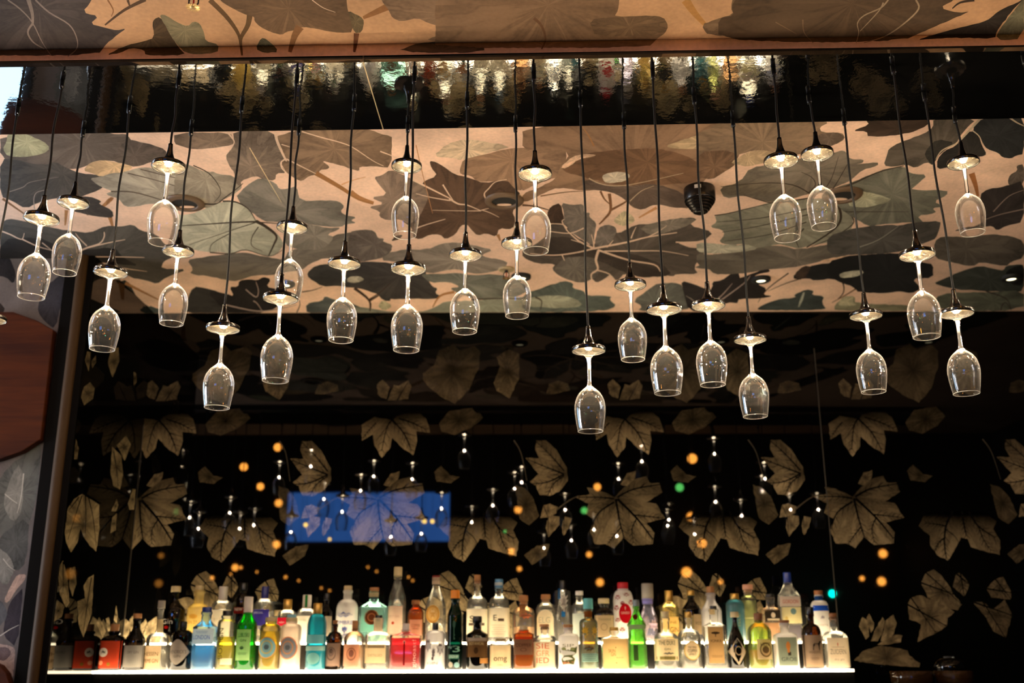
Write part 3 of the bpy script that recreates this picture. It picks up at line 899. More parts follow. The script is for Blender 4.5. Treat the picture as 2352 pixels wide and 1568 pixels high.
# upper part of the room behind the viewer
M_HALL = plain('hall_plaster', (34, 30, 30), rough=0.8, noise=0.1)
M_FLOOR = plain('dark_oak_floor', (52, 36, 24), rough=0.4, noise=0.25, nscale=8)
struct(MB().box(-5.2, 5.2, -5.2, 5.0, -0.05, 0.0).build('floor', M_FLOOR))
struct(MB().box(-5.2, 5.2, -5.2, YE, 5.4, 5.5).build('ceiling_hall', M_HALL))
struct(MB().box(-5.2, 5.2, YE, YE + .06, ZC, 5.5).build('wall_bulkhead', M_HALL))
struct(MB().box(3.5, 3.6, YE, 5.0, 0, ZC).build('wall_right', M_HALL))
struct(MB().box(3.6, 5.2, YE - .05, YE + .05, 0, ZC).build('wall_right_return', M_HALL))
struct(MB().box(5.2, 5.3, -5.2, YE, 0, 5.5).build('wall_right_hall', M_HALL))

# rear wall with the dusk window, seen in the glass wall
def unfold(px, py, dist):
    """real point whose mirror image in the leaf glass stands at this pixel, at this mirrored distance"""
    q = on_y(px, py, dist)
    return Vector((q.x, MIRY - dist, q.z))


YR = -5.0
wa, wb = unfold(655, 1130, MIRY - YR), unfold(1040, 1243, MIRY - YR)
wb2 = unfold(1040, 1345, MIRY - YR)
m = MB()
m.box(-5.2, wa.x, YR - .1, YR, 0, 5.5).box(wb.x, 5.2, YR - .1, YR, 0, 5.5).box(wa.x, wb.x, YR - .1, YR, 0, wb.z).box(wa.x, wb.x, YR - .1, YR, wa.z, 5.5)
struct(m.build('wall_rear', M_HALL))
t = NT('dusk_sky_glass')
e = t.n('ShaderNodeEmission'); tc = t.n('ShaderNodeTexCoord'); nz = t.n('ShaderNodeTexNoise'); nz.inputs['Scale'].default_value = 1.2
t.l(tc.outputs['Object'], nz.inputs['Vector'])
t.l(t.mixc(nz.outputs['Fac'], (0.02, 0.10, 0.42, 1), (0.06, 0.20, 0.62, 1)), e.inputs['Color'])
e.inputs['Strength'].default_value = 6.0
M_DUSK = t.done(e.outputs[0])
win = MB().box(wa.x, wb.x, YR - .09, YR - .07, wb.z, wa.z).build('window_1', M_DUSK)
struct(win, 'wide window onto the blue dusk sky')
fr = MB()
fr.box(wa.x - .05, wb.x + .05, YR, YR + .03, wa.z, wa.z + .06).box(wa.x - .05, wb.x + .05, YR, YR + .03, wb.z - .06, wb.z)
for xx in (wa.x, wb.x):
    fr.box(xx - .05, xx + .05, YR, YR + .03, wb.z, wa.z)
fr.build('window_frame', M_MATT, win)

# ---- leaf-print black glass wall
ZB = {1: (420, 720, 2.704), 2: (1100, 720, 2.704), 3: (1900, 1280, 5.2), 4: (0, 1000, 2.76), 5: (0, 560, 2.9)}


def bpx(w, pts):
    ox, oy, s = ZB[w]
    return [(ox + x / s, oy + y / s) for x, y in pts]


PER = on_y(1440, 960, YW).x - on_y(905, 960, YW).x
LT = (150, 132, 98); DK = (14, 12, 9)
wp = Print(lambda p: Vector((p[0], YW, p[1])), (0, -1, 0))
bb = [(XS, 0), (3.5, 0), (3.5, ZC), (XS, ZC)]
wp.add(bb, (3, 3, 3))


def wall_leaf(w, pts, k0=1.0, k1=0.25, reps=(-2, -1, 0, 1, 2, 3), veins=(), col=LT, axis=None, cen=None):
    """k0 ink at the leaf's lower tips, k1 at its root; set lower on high leaves to paint in their weaker light; repeated with the wallpaper's period"""
    q = jag(bpx(w, pts), 7, 1.2, rg)
    w3 = [on_y(x, y, YW) for x, y in q]
    pl = [(p.x, p.z) for p in w3]
    z0, z1 = min(p[1] for p in pl), max(p[1] for p in pl)
    vv = [([(p.x, p.z) for p in (on_y(x, y, YW) for x, y in bpx(w, v))], wd) for v, wd in veins]
    # side veins branch off the main ones
    for ln, wd in list(vv):
        if wd < .0055:
            continue
        for (x0_, z0_), (x1_, z1_) in zip(ln, ln[1:]):
            dx_, dz_ = x1_ - x0_, z1_ - z0_
            L_ = math.hypot(dx_, dz_)
            for fr_ in (.25, .6, .95):
                for sg in (-1, 1):
                    a_ = math.atan2(dz_, dx_) + sg * .75
                    bx_, bz_ = x0_ + dx_ * fr_, z0_ + dz_ * fr_
                    ll = min(.035, L_ * .42)
                    vv.append(([(bx_, bz_), (bx_ + ll * math.cos(a_), bz_ + ll * math.sin(a_))], .0028))
    for r in reps:
        sh = [(x + PER * r, z) for x, z in pl]
        if max(p[0] for p in sh) < XS or min(p[0] for p in sh) > 3.4:
            continue
        sh = clip_half(sh, lambda p: p[0] - XS - .001)
        if len(sh) < 3:
            continue
        wp.layer += 1
        if cen:
            c0 = on_y(*bpx(w, [cen])[0], YW); c0 = (c0.x + PER * r, c0.z)
        else:
            c0 = None
        global sd
        sd += 1.1
        wp.add(sh, col, sd, cen=c0, fade=lambda p: k1 + (k0 - k1) * (z1 - p[1]) / (z1 - z0))
        wp.layer += 1
        for v, wd in vv:
            if min(p[0] + PER * r for p in v) > XS + .01:
                wp.strip([(x + PER * r, z) for x, z in v], wd, DK)


wall_leaf(1, [(1490, 370), (1560, 320), (1590, 230), (1680, 190), (1720, 230), (1810, 200), (1850, 240), (1840, 330), (1780, 470), (1690, 560), (1610, 520), (1530, 460), (1490, 410)], .24, .06)  # high leaves made fainter: the weaker light up here is in their tone
wall_leaf(2, [(110, 270), (180, 220), (250, 250), (250, 400), (190, 525), (110, 480), (90, 430), (130, 330)], .42, .08)
wall_leaf(1, [(520, 420), (560, 380), (640, 360), (670, 390), (650, 460), (600, 535), (540, 500)], .4, .12, reps=(0,))
wall_leaf(1, [(840, 440), (900, 420), (960, 440), (970, 480), (880, 500), (820, 500)], .16, .1)
wall_leaf(1, [(180, 700), (240, 640), (400, 620), (420, 650), (330, 720), (230, 760)], .14, .08, reps=(0, 1, 2))
A_V = [([(1320, 640), (1270, 700), (1235, 850)], .008), ([(1300, 660), (1370, 740), (1420, 850)], .009), ([(1340, 650), (1430, 680), (1510, 720)], .007), ([(1200, 680), (1160, 720), (1120, 770)], .006), ([(1270, 700), (1200, 790)], .004), ([(1370, 740), (1450, 760)], .004)]
wall_leaf(1, [(1110, 690), (1190, 640), (1290, 660), (1320, 640), (1400, 600), (1450, 600), (1510, 650), (1535, 740), (1450, 730), (1455, 790), (1430, 880), (1360, 830), (1300, 770), (1290, 830), (1235, 895), (1190, 820), (1180, 750), (1110, 790)], 1.0, -.05, veins=A_V, cen=(1300, 620))
wall_leaf(1, [(1210, 500), (1205, 440), (1240, 410), (1285, 460), (1265, 530), (1230, 520)], .28, .34)
wall_leaf(1, [(1270, 540), (1310, 440), (1340, 450), (1400, 415), (1420, 450), (1400, 530), (1330, 540)], .22, .38, veins=[([(1330, 540), (1400, 420)], .005)])
B_V = [([(900, 1000), (800, 960), (680, 910)], .008), ([(900, 1000), (790, 1050), (690, 1060)], .008), ([(900, 1010), (830, 1060), (790, 1130)], .006), ([(900, 980), (820, 880), (740, 800)], .007)]
wall_leaf(1, [(665, 900), (750, 900), (730, 850), (740, 790), (800, 790), (860, 850), (920, 960), (920, 1040), (860, 1110), (800, 1135), (740, 1130), (720, 1070), (680, 1050), (740, 1000)], .95, .3, veins=B_V, cen=(910, 1000))
wp.layer += 1
for r in (-1, 0, 1, 2, 3):
    ln = [(on_y(x, y, YW).x + PER * r, on_y(x, y, YW).z) for x, y in bpx(1, [(600, 790), (640, 870), (665, 1040)])]
    if min(p[0] for p in ln) > XS:
        wp.strip(ln, .006, (70, 64, 54))
C_V = [([(330, 1240), (270, 1330), (240, 1440), (235, 1530)], .011), ([(385, 1240), (383, 1310), (385, 1390)], .010), ([(270, 1330), (220, 1320), (150, 1310)], .006), ([(250, 1400), (200, 1440), (170, 1490)], .006), ([(430, 1240), (470, 1330), (560, 1400)], .010), ([(470, 1330), (490, 1420), (520, 1480)], .006), ([(300, 1270), (200, 1260), (160, 1270)], .006), ([(265, 1350), (310, 1390), (330, 1430)], .005)]
wall_leaf(1, [(100, 1330), (150, 1260), (200, 1230), (290, 1240), (380, 1235), (520, 1240), (590, 1300), (560, 1350), (590, 1420), (570, 1510), (490, 1490), (400, 1460), (390, 1410), (350, 1400), (300, 1470), (240, 1545), (180, 1510), (150, 1450), (160, 1390)], 1.1, -.12, veins=C_V, cen=(370, 1210))
D_V = [([(850, 1150), (870, 1270), (900, 1390)], .011), ([(860, 1150), (980, 1270), (1080, 1400)], .013), ([(860, 1140), (960, 1090), (1130, 1060)], .010), ([(840, 1150), (760, 1140), (620, 1140)], .008), ([(840, 1170), (740, 1240), (700, 1340)], .009), ([(960, 1250), (1060, 1260), (1140, 1270)], .007), ([(880, 1330), (830, 1390), (800, 1430)], .006), ([(980, 1270), (950, 1340), (960, 1420)], .006), ([(1000, 1080), (1040, 1050)], .005)]
wall_leaf(2, [(600, 1140), (690, 1120), (670, 1080), (740, 1090), (840, 1140), (900, 1080), (960, 1030), (1040, 1010), (1060, 1050), (1120, 1050), (1140, 1110), (1040, 1170), (1100, 1180), (1155, 1270), (1040, 1300), (1090, 1360), (1080, 1430), (960, 1440), (900, 1390), (840, 1460), (780, 1430), (720, 1430), (690, 1350), (720, 1280), (660, 1240), (680, 1180)], .95, .2, veins=D_V, cen=(850, 1140))
wall_leaf(2, [(880, 1060), (920, 990), (975, 975), (970, 1020), (920, 1070)], .5, .4)
E_ = [[(380, 1270), (400, 1190), (440, 1180), (490, 1200), (480, 1240), (430, 1265)], [(415, 1330), (430, 1270), (450, 1250), (500, 1260), (500, 1310), (430, 1390)], [(515, 1320), (530, 1260), (575, 1270), (560, 1330), (525, 1380)]]
for q in E_:
    wall_leaf(2, q, .85, .7, veins=[([q[1], q[-1]], .004)])
wp.layer += 1
for r in (-2, -1, 0, 1):
    ln = [(on_y(x, y, YW).x + PER * r, on_y(x, y, YW).z) for x, y in bpx(2, [(480, 1220), (560, 1160), (620, 1130)])]
    if min(p[0] for p in ln) > XS:
        wp.strip(ln, .007, (80, 72, 58))
wall_leaf(2, [(1200, 680), (1260, 600), (1400, 580), (1450, 640), (1400, 700), (1300, 750), (1220, 730)], .18, .1)
wall_leaf(2, [(1190, 980), (1230, 940), (1290, 1000), (1350, 1010), (1300, 1050), (1210, 1040)], .24, .16)
wall_leaf(2, [(1700, 1060), (1760, 1080), (1820, 1150), (1860, 1250), (1800, 1310), (1740, 1270), (1720, 1180)], .28, .18)
wall_leaf(2, [(280, 1500), (360, 1440), (440, 1430), (420, 1500), (330, 1560)], .3, .3)
G = [([(1120, 300), (1180, 180), (1270, 140), (1370, 220), (1430, 300), (1510, 440), (1610, 560), (1560, 630), (1400, 600), (1200, 480), (1180, 420)], .6),
     ([(960, 560), (1000, 480), (1110, 450), (1300, 520), (1520, 650), (1440, 720), (1430, 820), (1300, 900), (1080, 1010), (1120, 800), (1060, 760), (980, 740)], .72),
     ([(1540, 190), (1590, 180), (1700, 320), (1640, 470), (1500, 350)], .5),
     ([(1900, 370), (2010, 260), (2100, 230), (2200, 420), (2200, 500), (1960, 480)], .55),
     ([(1740, 530), (1860, 530), (1970, 620), (2120, 500), (2210, 690), (2130, 960), (1980, 880), (1900, 720)], .55)]
for q, k in G:
    wall_leaf(3, q, k, k * .8, veins=[([q[0], q[len(q) // 2]], .008), ([q[1], q[len(q) // 2 + 1]], .006)], reps=(-3, -2, -1, 0, 1))
H_ = [[(380, 820), (420, 710), (500, 760), (500, 940), (460, 980)], [(470, 720), (500, 670), (560, 780), (550, 860), (520, 900)], [(520, 1000), (560, 880), (660, 710), (690, 760), (660, 900), (600, 1000)],
      [(640, 1000), (700, 750), (790, 680), (830, 780), (790, 920), (700, 1000)], [(600, 1040), (820, 920), (900, 930), (880, 1010), (700, 1040)], [(320, 1230), (420, 1120), (640, 1050), (830, 1080), (960, 1110), (980, 1170), (1110, 1260), (1100, 1310), (900, 1300), (500, 1260)]]
for i, q in enumerate(H_):
    wall_leaf(3, q, .9, .65 if i < 5 else .4, reps=(-3, -2, -1, 0))
wall = struct(wp.build('wall_back', M_LEAFGLASS), 'black glass wall printed with pale maple leaves, mirroring the lights')
# joints between the glass sheets
M_JOINT = plain('joint_silicone', (60, 54, 44), rough=0.5)
jx = on_y(1903, 1190, YW).x
j0 = on_y(1925, 1445, YW).z; j1 = on_y(1868, 800, YW).z
struct(MB().box(jx - .0018, jx + .0018, YW - .0045, YW - .0030, j0 - .9, j1).build('trim_1', M_JOINT))
# tall left-over behind / side glass
sp = Print(lambda p: on_x(p[0], p[1], XS), (1, 0, 0))
b4 = [Vector((XS, YL - .02, 0)), Vector((XS, YW, 0)), Vector((XS, YW, ZC)), Vector((XS, YL - .02, ZC))]
sp.add([(p.y, p.z) for p in b4], (3, 3, 3), pts3=b4)
S_ = [([(410, 620), (430, 460), (470, 400), (520, 370), (570, 400), (630, 440), (630, 600), (610, 735), (570, 700), (530, 640), (510, 590), (490, 680), (450, 740), (420, 680)], .95, [[(520, 380), (480, 500), (430, 660)], [(540, 380), (545, 500), (540, 620)], [(560, 390), (590, 520), (610, 700)], [(500, 390), (440, 470)]]),
      ([(370, 900), (380, 820), (400, 790), (430, 900), (440, 1060), (420, 1090), (380, 1010)], .85, [[(400, 800), (400, 1000)]]),
      ([(440, 960), (440, 840), (475, 830), (485, 940), (460, 1020)], .75, []),
      ([(530, 950), (560, 900), (595, 880), (590, 960), (580, 1130), (530, 1280), (500, 1200), (490, 1050), (540, 1030)], .95, [[(580, 900), (560, 1020), (530, 1240)]]),
      ([(700, 230), (712, 70), (770, 130), (780, 250), (760, 340), (720, 320)], .9, [[(720, 100), (740, 220), (750, 320)]]),
      ([(740, 60), (800, 0), (830, 60), (790, 160)], .6, []),
      ([(340, 1180), (360, 1040), (410, 1080), (390, 1150)], .7, []),
      ([(610, 1190), (630, 1150), (670, 1240), (650, 1280)], .9, []), ([(670, 1160), (690, 1150), (700, 1220), (690, 1270)], .9, []), ([(722, 1170), (737, 1075), (745, 1130), (740, 1190)], .9, []),
      ([(810, 430), (840, 340), (862, 340), (850, 470), (820, 470)], .8, []), ([(705, 480), (740, 400), (750, 440), (735, 480)], .8, []), ([(700, 620), (710, 520), (740, 490), (735, 600)], .8, []),
      ([(470, 150), (480, 20), (500, 80), (490, 150)], .5, [])]
for q, k, vs in S_:
    q2 = jag(bpx(4, q), 7, .8, rg)
    sp.layer += 1; sd += 1
    y0, y1 = min(p[1] for p in q2), max(p[1] for p in q2)
    sp.add(q2, LT, sd, fade=lambda p: k * (.6 + .4 * (p[1] - y0) / (y1 - y0)))
    sp.layer += 1
    for v in vs:
        sp.strip(bpx(4, v), 2.6, DK)
for q, k in (([(565, 770), (580, 715), (605, 720), (600, 790), (590, 850)], .35), ([(720, 790), (740, 700), (790, 690), (795, 780), (750, 890), (735, 850)], .45), ([(540, 1020), (560, 950), (600, 920), (630, 960), (620, 1030), (560, 1075)], .4), ([(610, 780), (640, 740), (640, 790), (615, 830)], .3), ([(890, 850), (905, 860), (910, 920), (890, 950)], .3)):
    sp.layer += 1; sd += 1
    sp.add(jag(bpx(5, q), 7, .8, rg), LT, sd, fade=lambda p: k)
side = struct(sp.build('wall_niche_left', M_LEAFGLASS), 'side wall of the bar niche in black leaf-print glass')
cj = on_y(320, 1000, YW)
struct(MB().box(XS + .001, XS + .0025, YW - .004, YW - .001, 0.6, on_y(330, 975, YW).z).build('trim_2', M_JOINT))

# ---- pillar left of the niche
pA, pB = on_y(60, 1340, 4.05), on_y(134, 1340, 4.05)
M_PIL = plain('black_pillar_lacquer', (7, 5, 4), rough=0.75, noise=0.1, spec=.08)
M_BRONZE = plain('dark_bronze', (62, 42, 18), rough=0.6, metal=0.0, spec=.2, noise=0.12, nscale=14)
pil = MB().box(pA.x, XS - .001, 4.05, YW + .1, 0, ZC).build('pillar_left', M_PIL)
struct(pil, 'tall black pillar with a bronze strip left of the bottle niche')
s0, s1 = on_y(86, 1340, 4.04).x, on_y(112, 1340, 4.04).x
mb = MB()
n = 10
prof = [(0.5 * (s0 + s1) + 0.5 * (s1 - s0) * math.cos(math.pi * k / n), 4.051 - 0.016 * math.sin(math.pi * k / n)) for k in range(n + 1)]
bz = len(mb.v)
for z in (0.0, ZC):
    mb.v += [(x, y, z) for x, y in prof]
for k in range(n):
    mb.face((k, k + 1, n + 1 + k + 1, n + 1 + k), 0, True)
mb.build('bronze_strip', M_BRONZE, pil)

# ---- mural wall on the far left, with its window
mp = Print(lambda p: on_y(p[0], p[1], YL), (0, -1, 0))
wx0, wx1 = -3.05, on_y(-42, 900, YL).x
wz0, wz1 = EYE.z + .45, EYE.z + 1.30
for (x0, x1, z0, z1) in ((-5.2, wx0, 0, ZC), (wx1, pA.x + .01, 0, ZC), (wx0, wx1, 0, wz0), (wx0, wx1, wz1, ZC)):
    b4 = [Vector((x0, YL, z0)), Vector((x1, YL, z0)), Vector((x1, YL, z1)), Vector((x0, YL, z1))]
    mp.add([(p.x, p.z) for p in b4], (112, 106, 106), pts3=b4)
for w, col, q in ((5, (58, 58, 66), [(250, 450), (260, 380), (300, 280), (430, 190), (420, 350), (370, 570), (300, 520)]), (5, (44, 43, 48), [(-40, 40), (0, 50), (60, 80), (110, 200), (90, 270), (40, 220), (-40, 210)]),
                  (5, (52, 46, 44), [(-30, 380), (0, 390), (40, 440), (-20, 480)]),
                  (4, (98, 100, 98), [(-20, 300), (60, 190), (160, 120), (270, 20), (240, 320), (215, 480), (120, 700), (-20, 640)]),
                  (4, (134, 134, 130), [(10, 420), (110, 170), (150, 240), (140, 480), (80, 560)]), (4, (84, 86, 86), [(-10, 640), (190, 500), (170, 800), (100, 870), (-10, 760)]),
                  (4, (136, 136, 132), [(-20, 700), (60, 760), (95, 850), (40, 960), (-20, 900)]), (4, (58, 53, 62), [(30, 1180), (60, 1060), (110, 1000), (150, 960), (110, 1350), (20, 1270)]), (4, (92, 94, 100), [(-20, 1030), (30, 1070), (50, 1150), (-20, 1230)]),
                  (4, (200, 172, 160), [(20, 1050), (80, 930), (110, 880), (168, 878), (155, 920), (100, 980), (50, 1062)]), (4, (188, 166, 160), [(-20, 1315), (60, 1330), (100, 1350), (80, 1568), (-20, 1568)]), (4, (120, 104, 108), [(-10, 1340), (50, 1340), (75, 1380), (30, 1430), (-10, 1420)])):
    mp.layer += 1; sd += 1
    mp.add(jag(chaikin(bpx(w, q), 1), 8, 1.0, rg), col, sd)
mp.layer += 1
for v in ([(20, 780), (60, 830), (95, 855)], [(0, 1270), (60, 1230), (120, 1200)], [(150, 240), (135, 380), (110, 490)], [(30, 370), (80, 410), (110, 430)]):
    mp.strip(bpx(4, v), 2.5, (190, 186, 180))
mural = struct(mp.build('wall_left', M_MURAL), 'grey blue leaf mural wall left of the black pillar')
w2 = MB().box(wx0, wx1, YL + .05, YL + .06, wz0, wz1).build('window_2', emit('cool_dusk_pane', (0.45, 0.72, 1.0), 2.2))
struct(w2, 'window with pale blue evening light left of the wooden panel')
fr = MB().box(wx0 - .03, wx1 + .03, YL - .02, YL + .04, wz1, wz1 + .04).box(wx0 - .03, wx1 + .03, YL - .02, YL + .04, wz0 - .04, wz0)
for xx in (wx0, wx1):
    fr.box(xx - .02, xx + .02, YL - .02, YL + .04, wz0, wz1)
fr.build('window_frame', M_MATT, w2)
# glowing pane added unseen in the left side wall to light the mural
wl = MB().box(-5.3, -5.2, -5.2, 2.5, 0, 5.5).box(-5.3, -5.2, 2.5, 3.95, 0, .7).box(-5.3, -5.2, 2.5, 3.95, 2.9, 5.5).box(-5.3, -5.2, 3.95, 4.2, 0, 5.5)
struct(wl.build('wall_left_side', M_HALL))
struct(MB().box(-5.29, -5.27, 2.5, 3.95, .7, 2.9).build('mural_fill_pane', emit('mural_fill_glow', (0.84, 0.90, 1.0), 5.0)))
struct(MB().box(-5.2, -3.6, YE, 4.2, ZC, ZC + .05).build('ceiling_left', M_HALL))
# ================================================================ lamp canopy
t = NT('canopy_black_gloss')
p = t.n('ShaderNodeBsdfPrincipled')
p.inputs['Base Color'].default_value = (0.004, 0.004, 0.004, 1)
p.inputs['Roughness'].default_value = 0.035
p.inputs['IOR'].default_value = 2.9
tc = t.n('ShaderNodeTexCoord')
nz = t.n('ShaderNodeTexNoise'); nz.inputs['Scale'].default_value = 42.0; nz.inputs['Detail'].default_value = 3.0
t.l(tc.outputs['Object'], nz.inputs['Vector'])
bp = t.n('ShaderNodeBump'); bp.inputs['Strength'].default_value = 0.13; bp.inputs['Distance'].default_value = 0.0014
t.l(nz.outputs['Fac'], bp.inputs['Height']); t.l(bp.outputs['Normal'], p.inputs['Normal'])
M_PANEL = t.done(p.outputs[0])
M_STEELEDGE = plain('brushed_edge', (190, 170, 140), rough=0.3, metal=1.0)
M_FASBLK = plain('fascia_black', (6, 6, 6), rough=0.6)
can = thing('lamp_canopy', 'long black mirror-gloss ceiling canopy that the wine glass pendants hang from', 'lamp canopy', (0, 2.6, H_PAN))


def loc_mb(m, org):
    m.v = [(v[0] - org[0], v[1] - org[1], v[2] - org[2]) for v in m.v]
    return m


CO = (0, 2.6, H_PAN)
jf, jb = on_panel(834, 143), on_panel(880, 297)


def slab(a, b, c, d, name, mat, top=0.02):
    m = MB()
    pts = [a, b, c, d]
    m.v = [tuple(q) for q in pts] + [(q.x, q.y, q.z + top) for q in pts]
    m.face((0, 1, 2, 3)); m.face((7, 6, 5, 4))
    for i in range(4):
        j = (i + 1) % 4
        m.face((i, i + 4, j + 4, j))
    return loc_mb(m, CO).build(name, mat, can)


gx = 0.0016
slab(CF0, jf - Vector((gx, 0, 0)), jb - Vector((gx, 0, 0)), CB0, 'mirror_panel', M_PANEL)
slab(jf + Vector((gx, 0, 0)), CF1, CB1, jb + Vector((gx, 0, 0)), 'mirror_panel', M_PANEL)
up = Vector((0, 0, .0004))
slab(jf - Vector((gx, 0, 0)) + up, jf + Vector((gx, 0, 0)) + up, jb + Vector((gx, 0, 0)) + up, jb - Vector((gx, 0, 0)) + up, 'joint_strip', M_STEELEDGE)
# body of the canopy between panel and ceiling
m = MB()
for q in (CF0, CF1, CB1, CB0):
    qq = q + (Vector((0, .003, 0)) if q in (CF0, CF1) else Vector((0, -.002, 0)))
    m.v += [(qq.x, qq.y, q.z + .019), (qq.x, qq.y, ZC)]
for i in range(4):
    j = (i + 1) % 4
    m.face((2 * i, 2 * j, 2 * j + 1, 2 * i + 1))
loc_mb(m, CO).build('fascia', M_FASBLK, can)
# papered upper band of the fascia
fo = fp.build('papered_band', M_CEIL, can)
fo.matrix_parent_inverse = Matrix.Translation(Vector((0, -2.6, -H_PAN)))
fo.data.transform(Matrix.Translation(FN * 0.0005))

# ================================================================ pendants
M_CORD = plain('black_textile_cord', (10, 9, 9), rough=0.8, noise=0.2, nscale=300)
M_GRIP = plain('black_cable_grip', (10, 10, 10), rough=0.35)
M_SCREW = plain('chrome_screw', (230, 225, 215), rough=0.15, metal=1.0)
M_CAP = plain('black_lacquered_cap', (13, 10, 9), rough=0.16, ior=1.6, coat=0.4)
t = NT('reflector_chrome')
p = t.n('ShaderNodeBsdfPrincipled'); p.inputs['Metallic'].default_value = 1.0; p.inputs['Roughness'].default_value = 0.28
p.inputs['Base Color'].default_value = (0.95, 0.80, 0.58, 1)
tc = t.n('ShaderNodeTexCoord'); sx = t.n('ShaderNodeSeparateXYZ'); t.l(tc.outputs['Object'], sx.inputs[0])
an = t.math('ARCTAN2', sx.outputs['Y'], sx.outputs['X'])
rr = t.math('SQRT', t.math('ADD', t.math('POWER', sx.outputs['X'], 2.0), t.math('POWER', sx.outputs['Y'], 2.0)))
cx = t.n('ShaderNodeCombineXYZ'); t.l(t.math('MULTIPLY', an, 2.2), cx.inputs[0]); t.l(t.math('MULTIPLY', rr, 40.0), cx.inputs[1])
nz = t.n('ShaderNodeTexNoise'); nz.inputs['Scale'].default_value = 1.6; t.l(cx.outputs[0], nz.inputs['Vector'])
bp = t.n('ShaderNodeBump'); bp.inputs['Strength'].default_value = 1.0; bp.inputs['Distance'].default_value = 0.012
t.l(nz.outputs['Fac'], bp.inputs['Height']); t.l(bp.outputs['Normal'], p.inputs['Normal'])
M_REFL = t.done(p.outputs[0])
WARM = (1.0, 0.78, 0.52)
M_LED = emit('led_warm', WARM, 200.0)
M_TIP = emit('lit_stem_end', WARM, 1350.0)
M_BOWL = thin_glass('wine_glass_thin', (0.99, 0.985, 0.98), milk=0.006, milk_col=(1, .95, .88), edge=0.03, rough=0.008, ior=1.46, edge_milk=0.5, refl=.6, epow=4.5)
M_FOOT = thin_glass('wine_glass_foot', (0.97, 0.96, 0.93), milk=0.02, milk_col=(1, .93, .8), edge=0.1, rough=0.05, ior=1.5, edge_milk=0.25, refl=.6)
# the stem carries the light of the lamp down to the bowl, like a light guide
t = NT('lit_glass_stem')
tr = t.n('ShaderNodeBsdfTransparent'); em = t.n('ShaderNodeEmission'); gl = t.n('ShaderNodeBsdfGlossy'); gl.inputs['Roughness'].default_value = .03
tc = t.n('ShaderNodeTexCoord'); sx = t.n('ShaderNodeSeparateXYZ'); t.l(tc.outputs['Object'], sx.inputs[0])
rm = t.n('ShaderNodeMapRange'); rm.inputs['From Min'].default_value = -0.018; rm.inputs['From Max'].default_value = -0.052
rm.inputs['To Min'].default_value = 3.6; rm.inputs['To Max'].default_value = 0.22
t.l(sx.outputs['Z'], rm.inputs['Value'])
em.inputs['Color'].default_value = (*WARM, 1); t.l(rm.outputs[0], em.inputs['Strength'])
ad = t.n('ShaderNodeAddShader')
lw = t.n('ShaderNodeLayerWeight'); lw.inputs['Blend'].default_value = .5
sc2 = t.mixs(t.math('MULTIPLY', lw.outputs['Facing'], .8), tr.outputs[0], em.outputs[0])
t.l(sc2, ad.inputs[0])
em2 = t.n('ShaderNodeEmission'); em2.inputs['Color'].default_value = (*WARM, 1); t.l(t.math('MULTIPLY', rm.outputs[0], 0.28), em2.inputs['Strength'])
t.l(em2.outputs[0], ad.inputs[1])
fr = t.n('ShaderNodeFresnel'); fr.inputs['IOR'].default_value = 1.5
M_STEM = t.done(t.mixs(fr.outputs[0], ad.outputs[0], gl.outputs[0]))

FOOT_R = .0425


def glass_meshes():
    """meshes of one pendant, z = 0 at the wine glass foot (upper side), hanging downwards"""
    r = {}
    m = MB()
    m.lathe([(.0085, .0665), (.0085, .072), (.0062, .0735), (.0062, .0625), (.0064, .058), (.0072, .050), (.0088, .041), (.0118, .032), (.0160, .0235), (.0205, .0165), (.0260, .0128), (.0405, .0112), (.0437, .0100), (.0445, .0080), (.0445, .0002), (.0432, -.0006), (.0425, .0004), (.0425, .0060), (.0, .0060 + 1e-4)][0:0] or
            [(.0036, .0700), (.0060, .0695), (.0062, .0625), (.0064, .058), (.0072, .050), (.0088, .041), (.0118, .032), (.0160, .0235), (.0205, .0165), (.0260, .0128), (.0405, .0112), (.0437, .0100), (.0445, .0080), (.0445, .0002), (.0434, -.0008), (.0428, .0004), (.0428, .0070), (.0300, .0078)], 48)
    r['cap'] = m
    m = MB()
    m.lathe([(.0425, .0052), (.0330, .0066), (.0200, .0074), (.0100, .0076)], 48, cap0=False)
    r['reflector'] = m
    m = MB().lathe([(.0005, .0046), (.0060, .0050), (.0075, .0062), (.0070, .0075)], 20)
    r['led'] = m
    m = MB()
    m.lathe([(.0420, .0030), (.0424, .0010), (.0415, -.0005), (.0330, -.0022), (.0230, -.0048), (.0150, -.0085), (.0102, -.0130), (.0074, -.0180)], 48, cap1=False, cap0=False)
    r['foot'] = m
    m = MB()
    m.lathe([(.0074, -.0180), (.0061, -.0250), (.0054, -.0380), (.0051, -.0600), (.0053, -.0800), (.0060, -.0900), (.0078, -.0950)], 20, cap0=False, cap1=False)
    r['stem'] = m
    m = MB()
    outer = [(.0078, -.0950), (.0120, -.0990), (.0200, -.1055), (.0275, -.1130), (.0335, -.1225), (.0375, -.1330), (.0398, -.1440), (.0404, -.1540), (.0398, -.1660), (.0384, -.1790), (.0364, -.1930), (.0342, -.2060), (.0326, -.2140)]
    inner = [(x - .0011, z) for x, z in reversed(outer[2:])] + [(.0100, -.1010), (.0005, -.0985)]
    m.lathe(outer + [(.0321, -.2148)] + inner, 56, cap0=False, cap1=False)
    r['bowl'] = m
    m = MB()
    m.lathe([(.0316, -.2136), (.0320, -.2150), (.0327, -.2150), (.0330, -.2136)], 56, cap0=False, cap1=False)
    r['rim'] = m
    m = MB().sphere((0, 0, -.0995), .0032, 14, 8, sz=1.7)
    r['tip'] = m
    return r


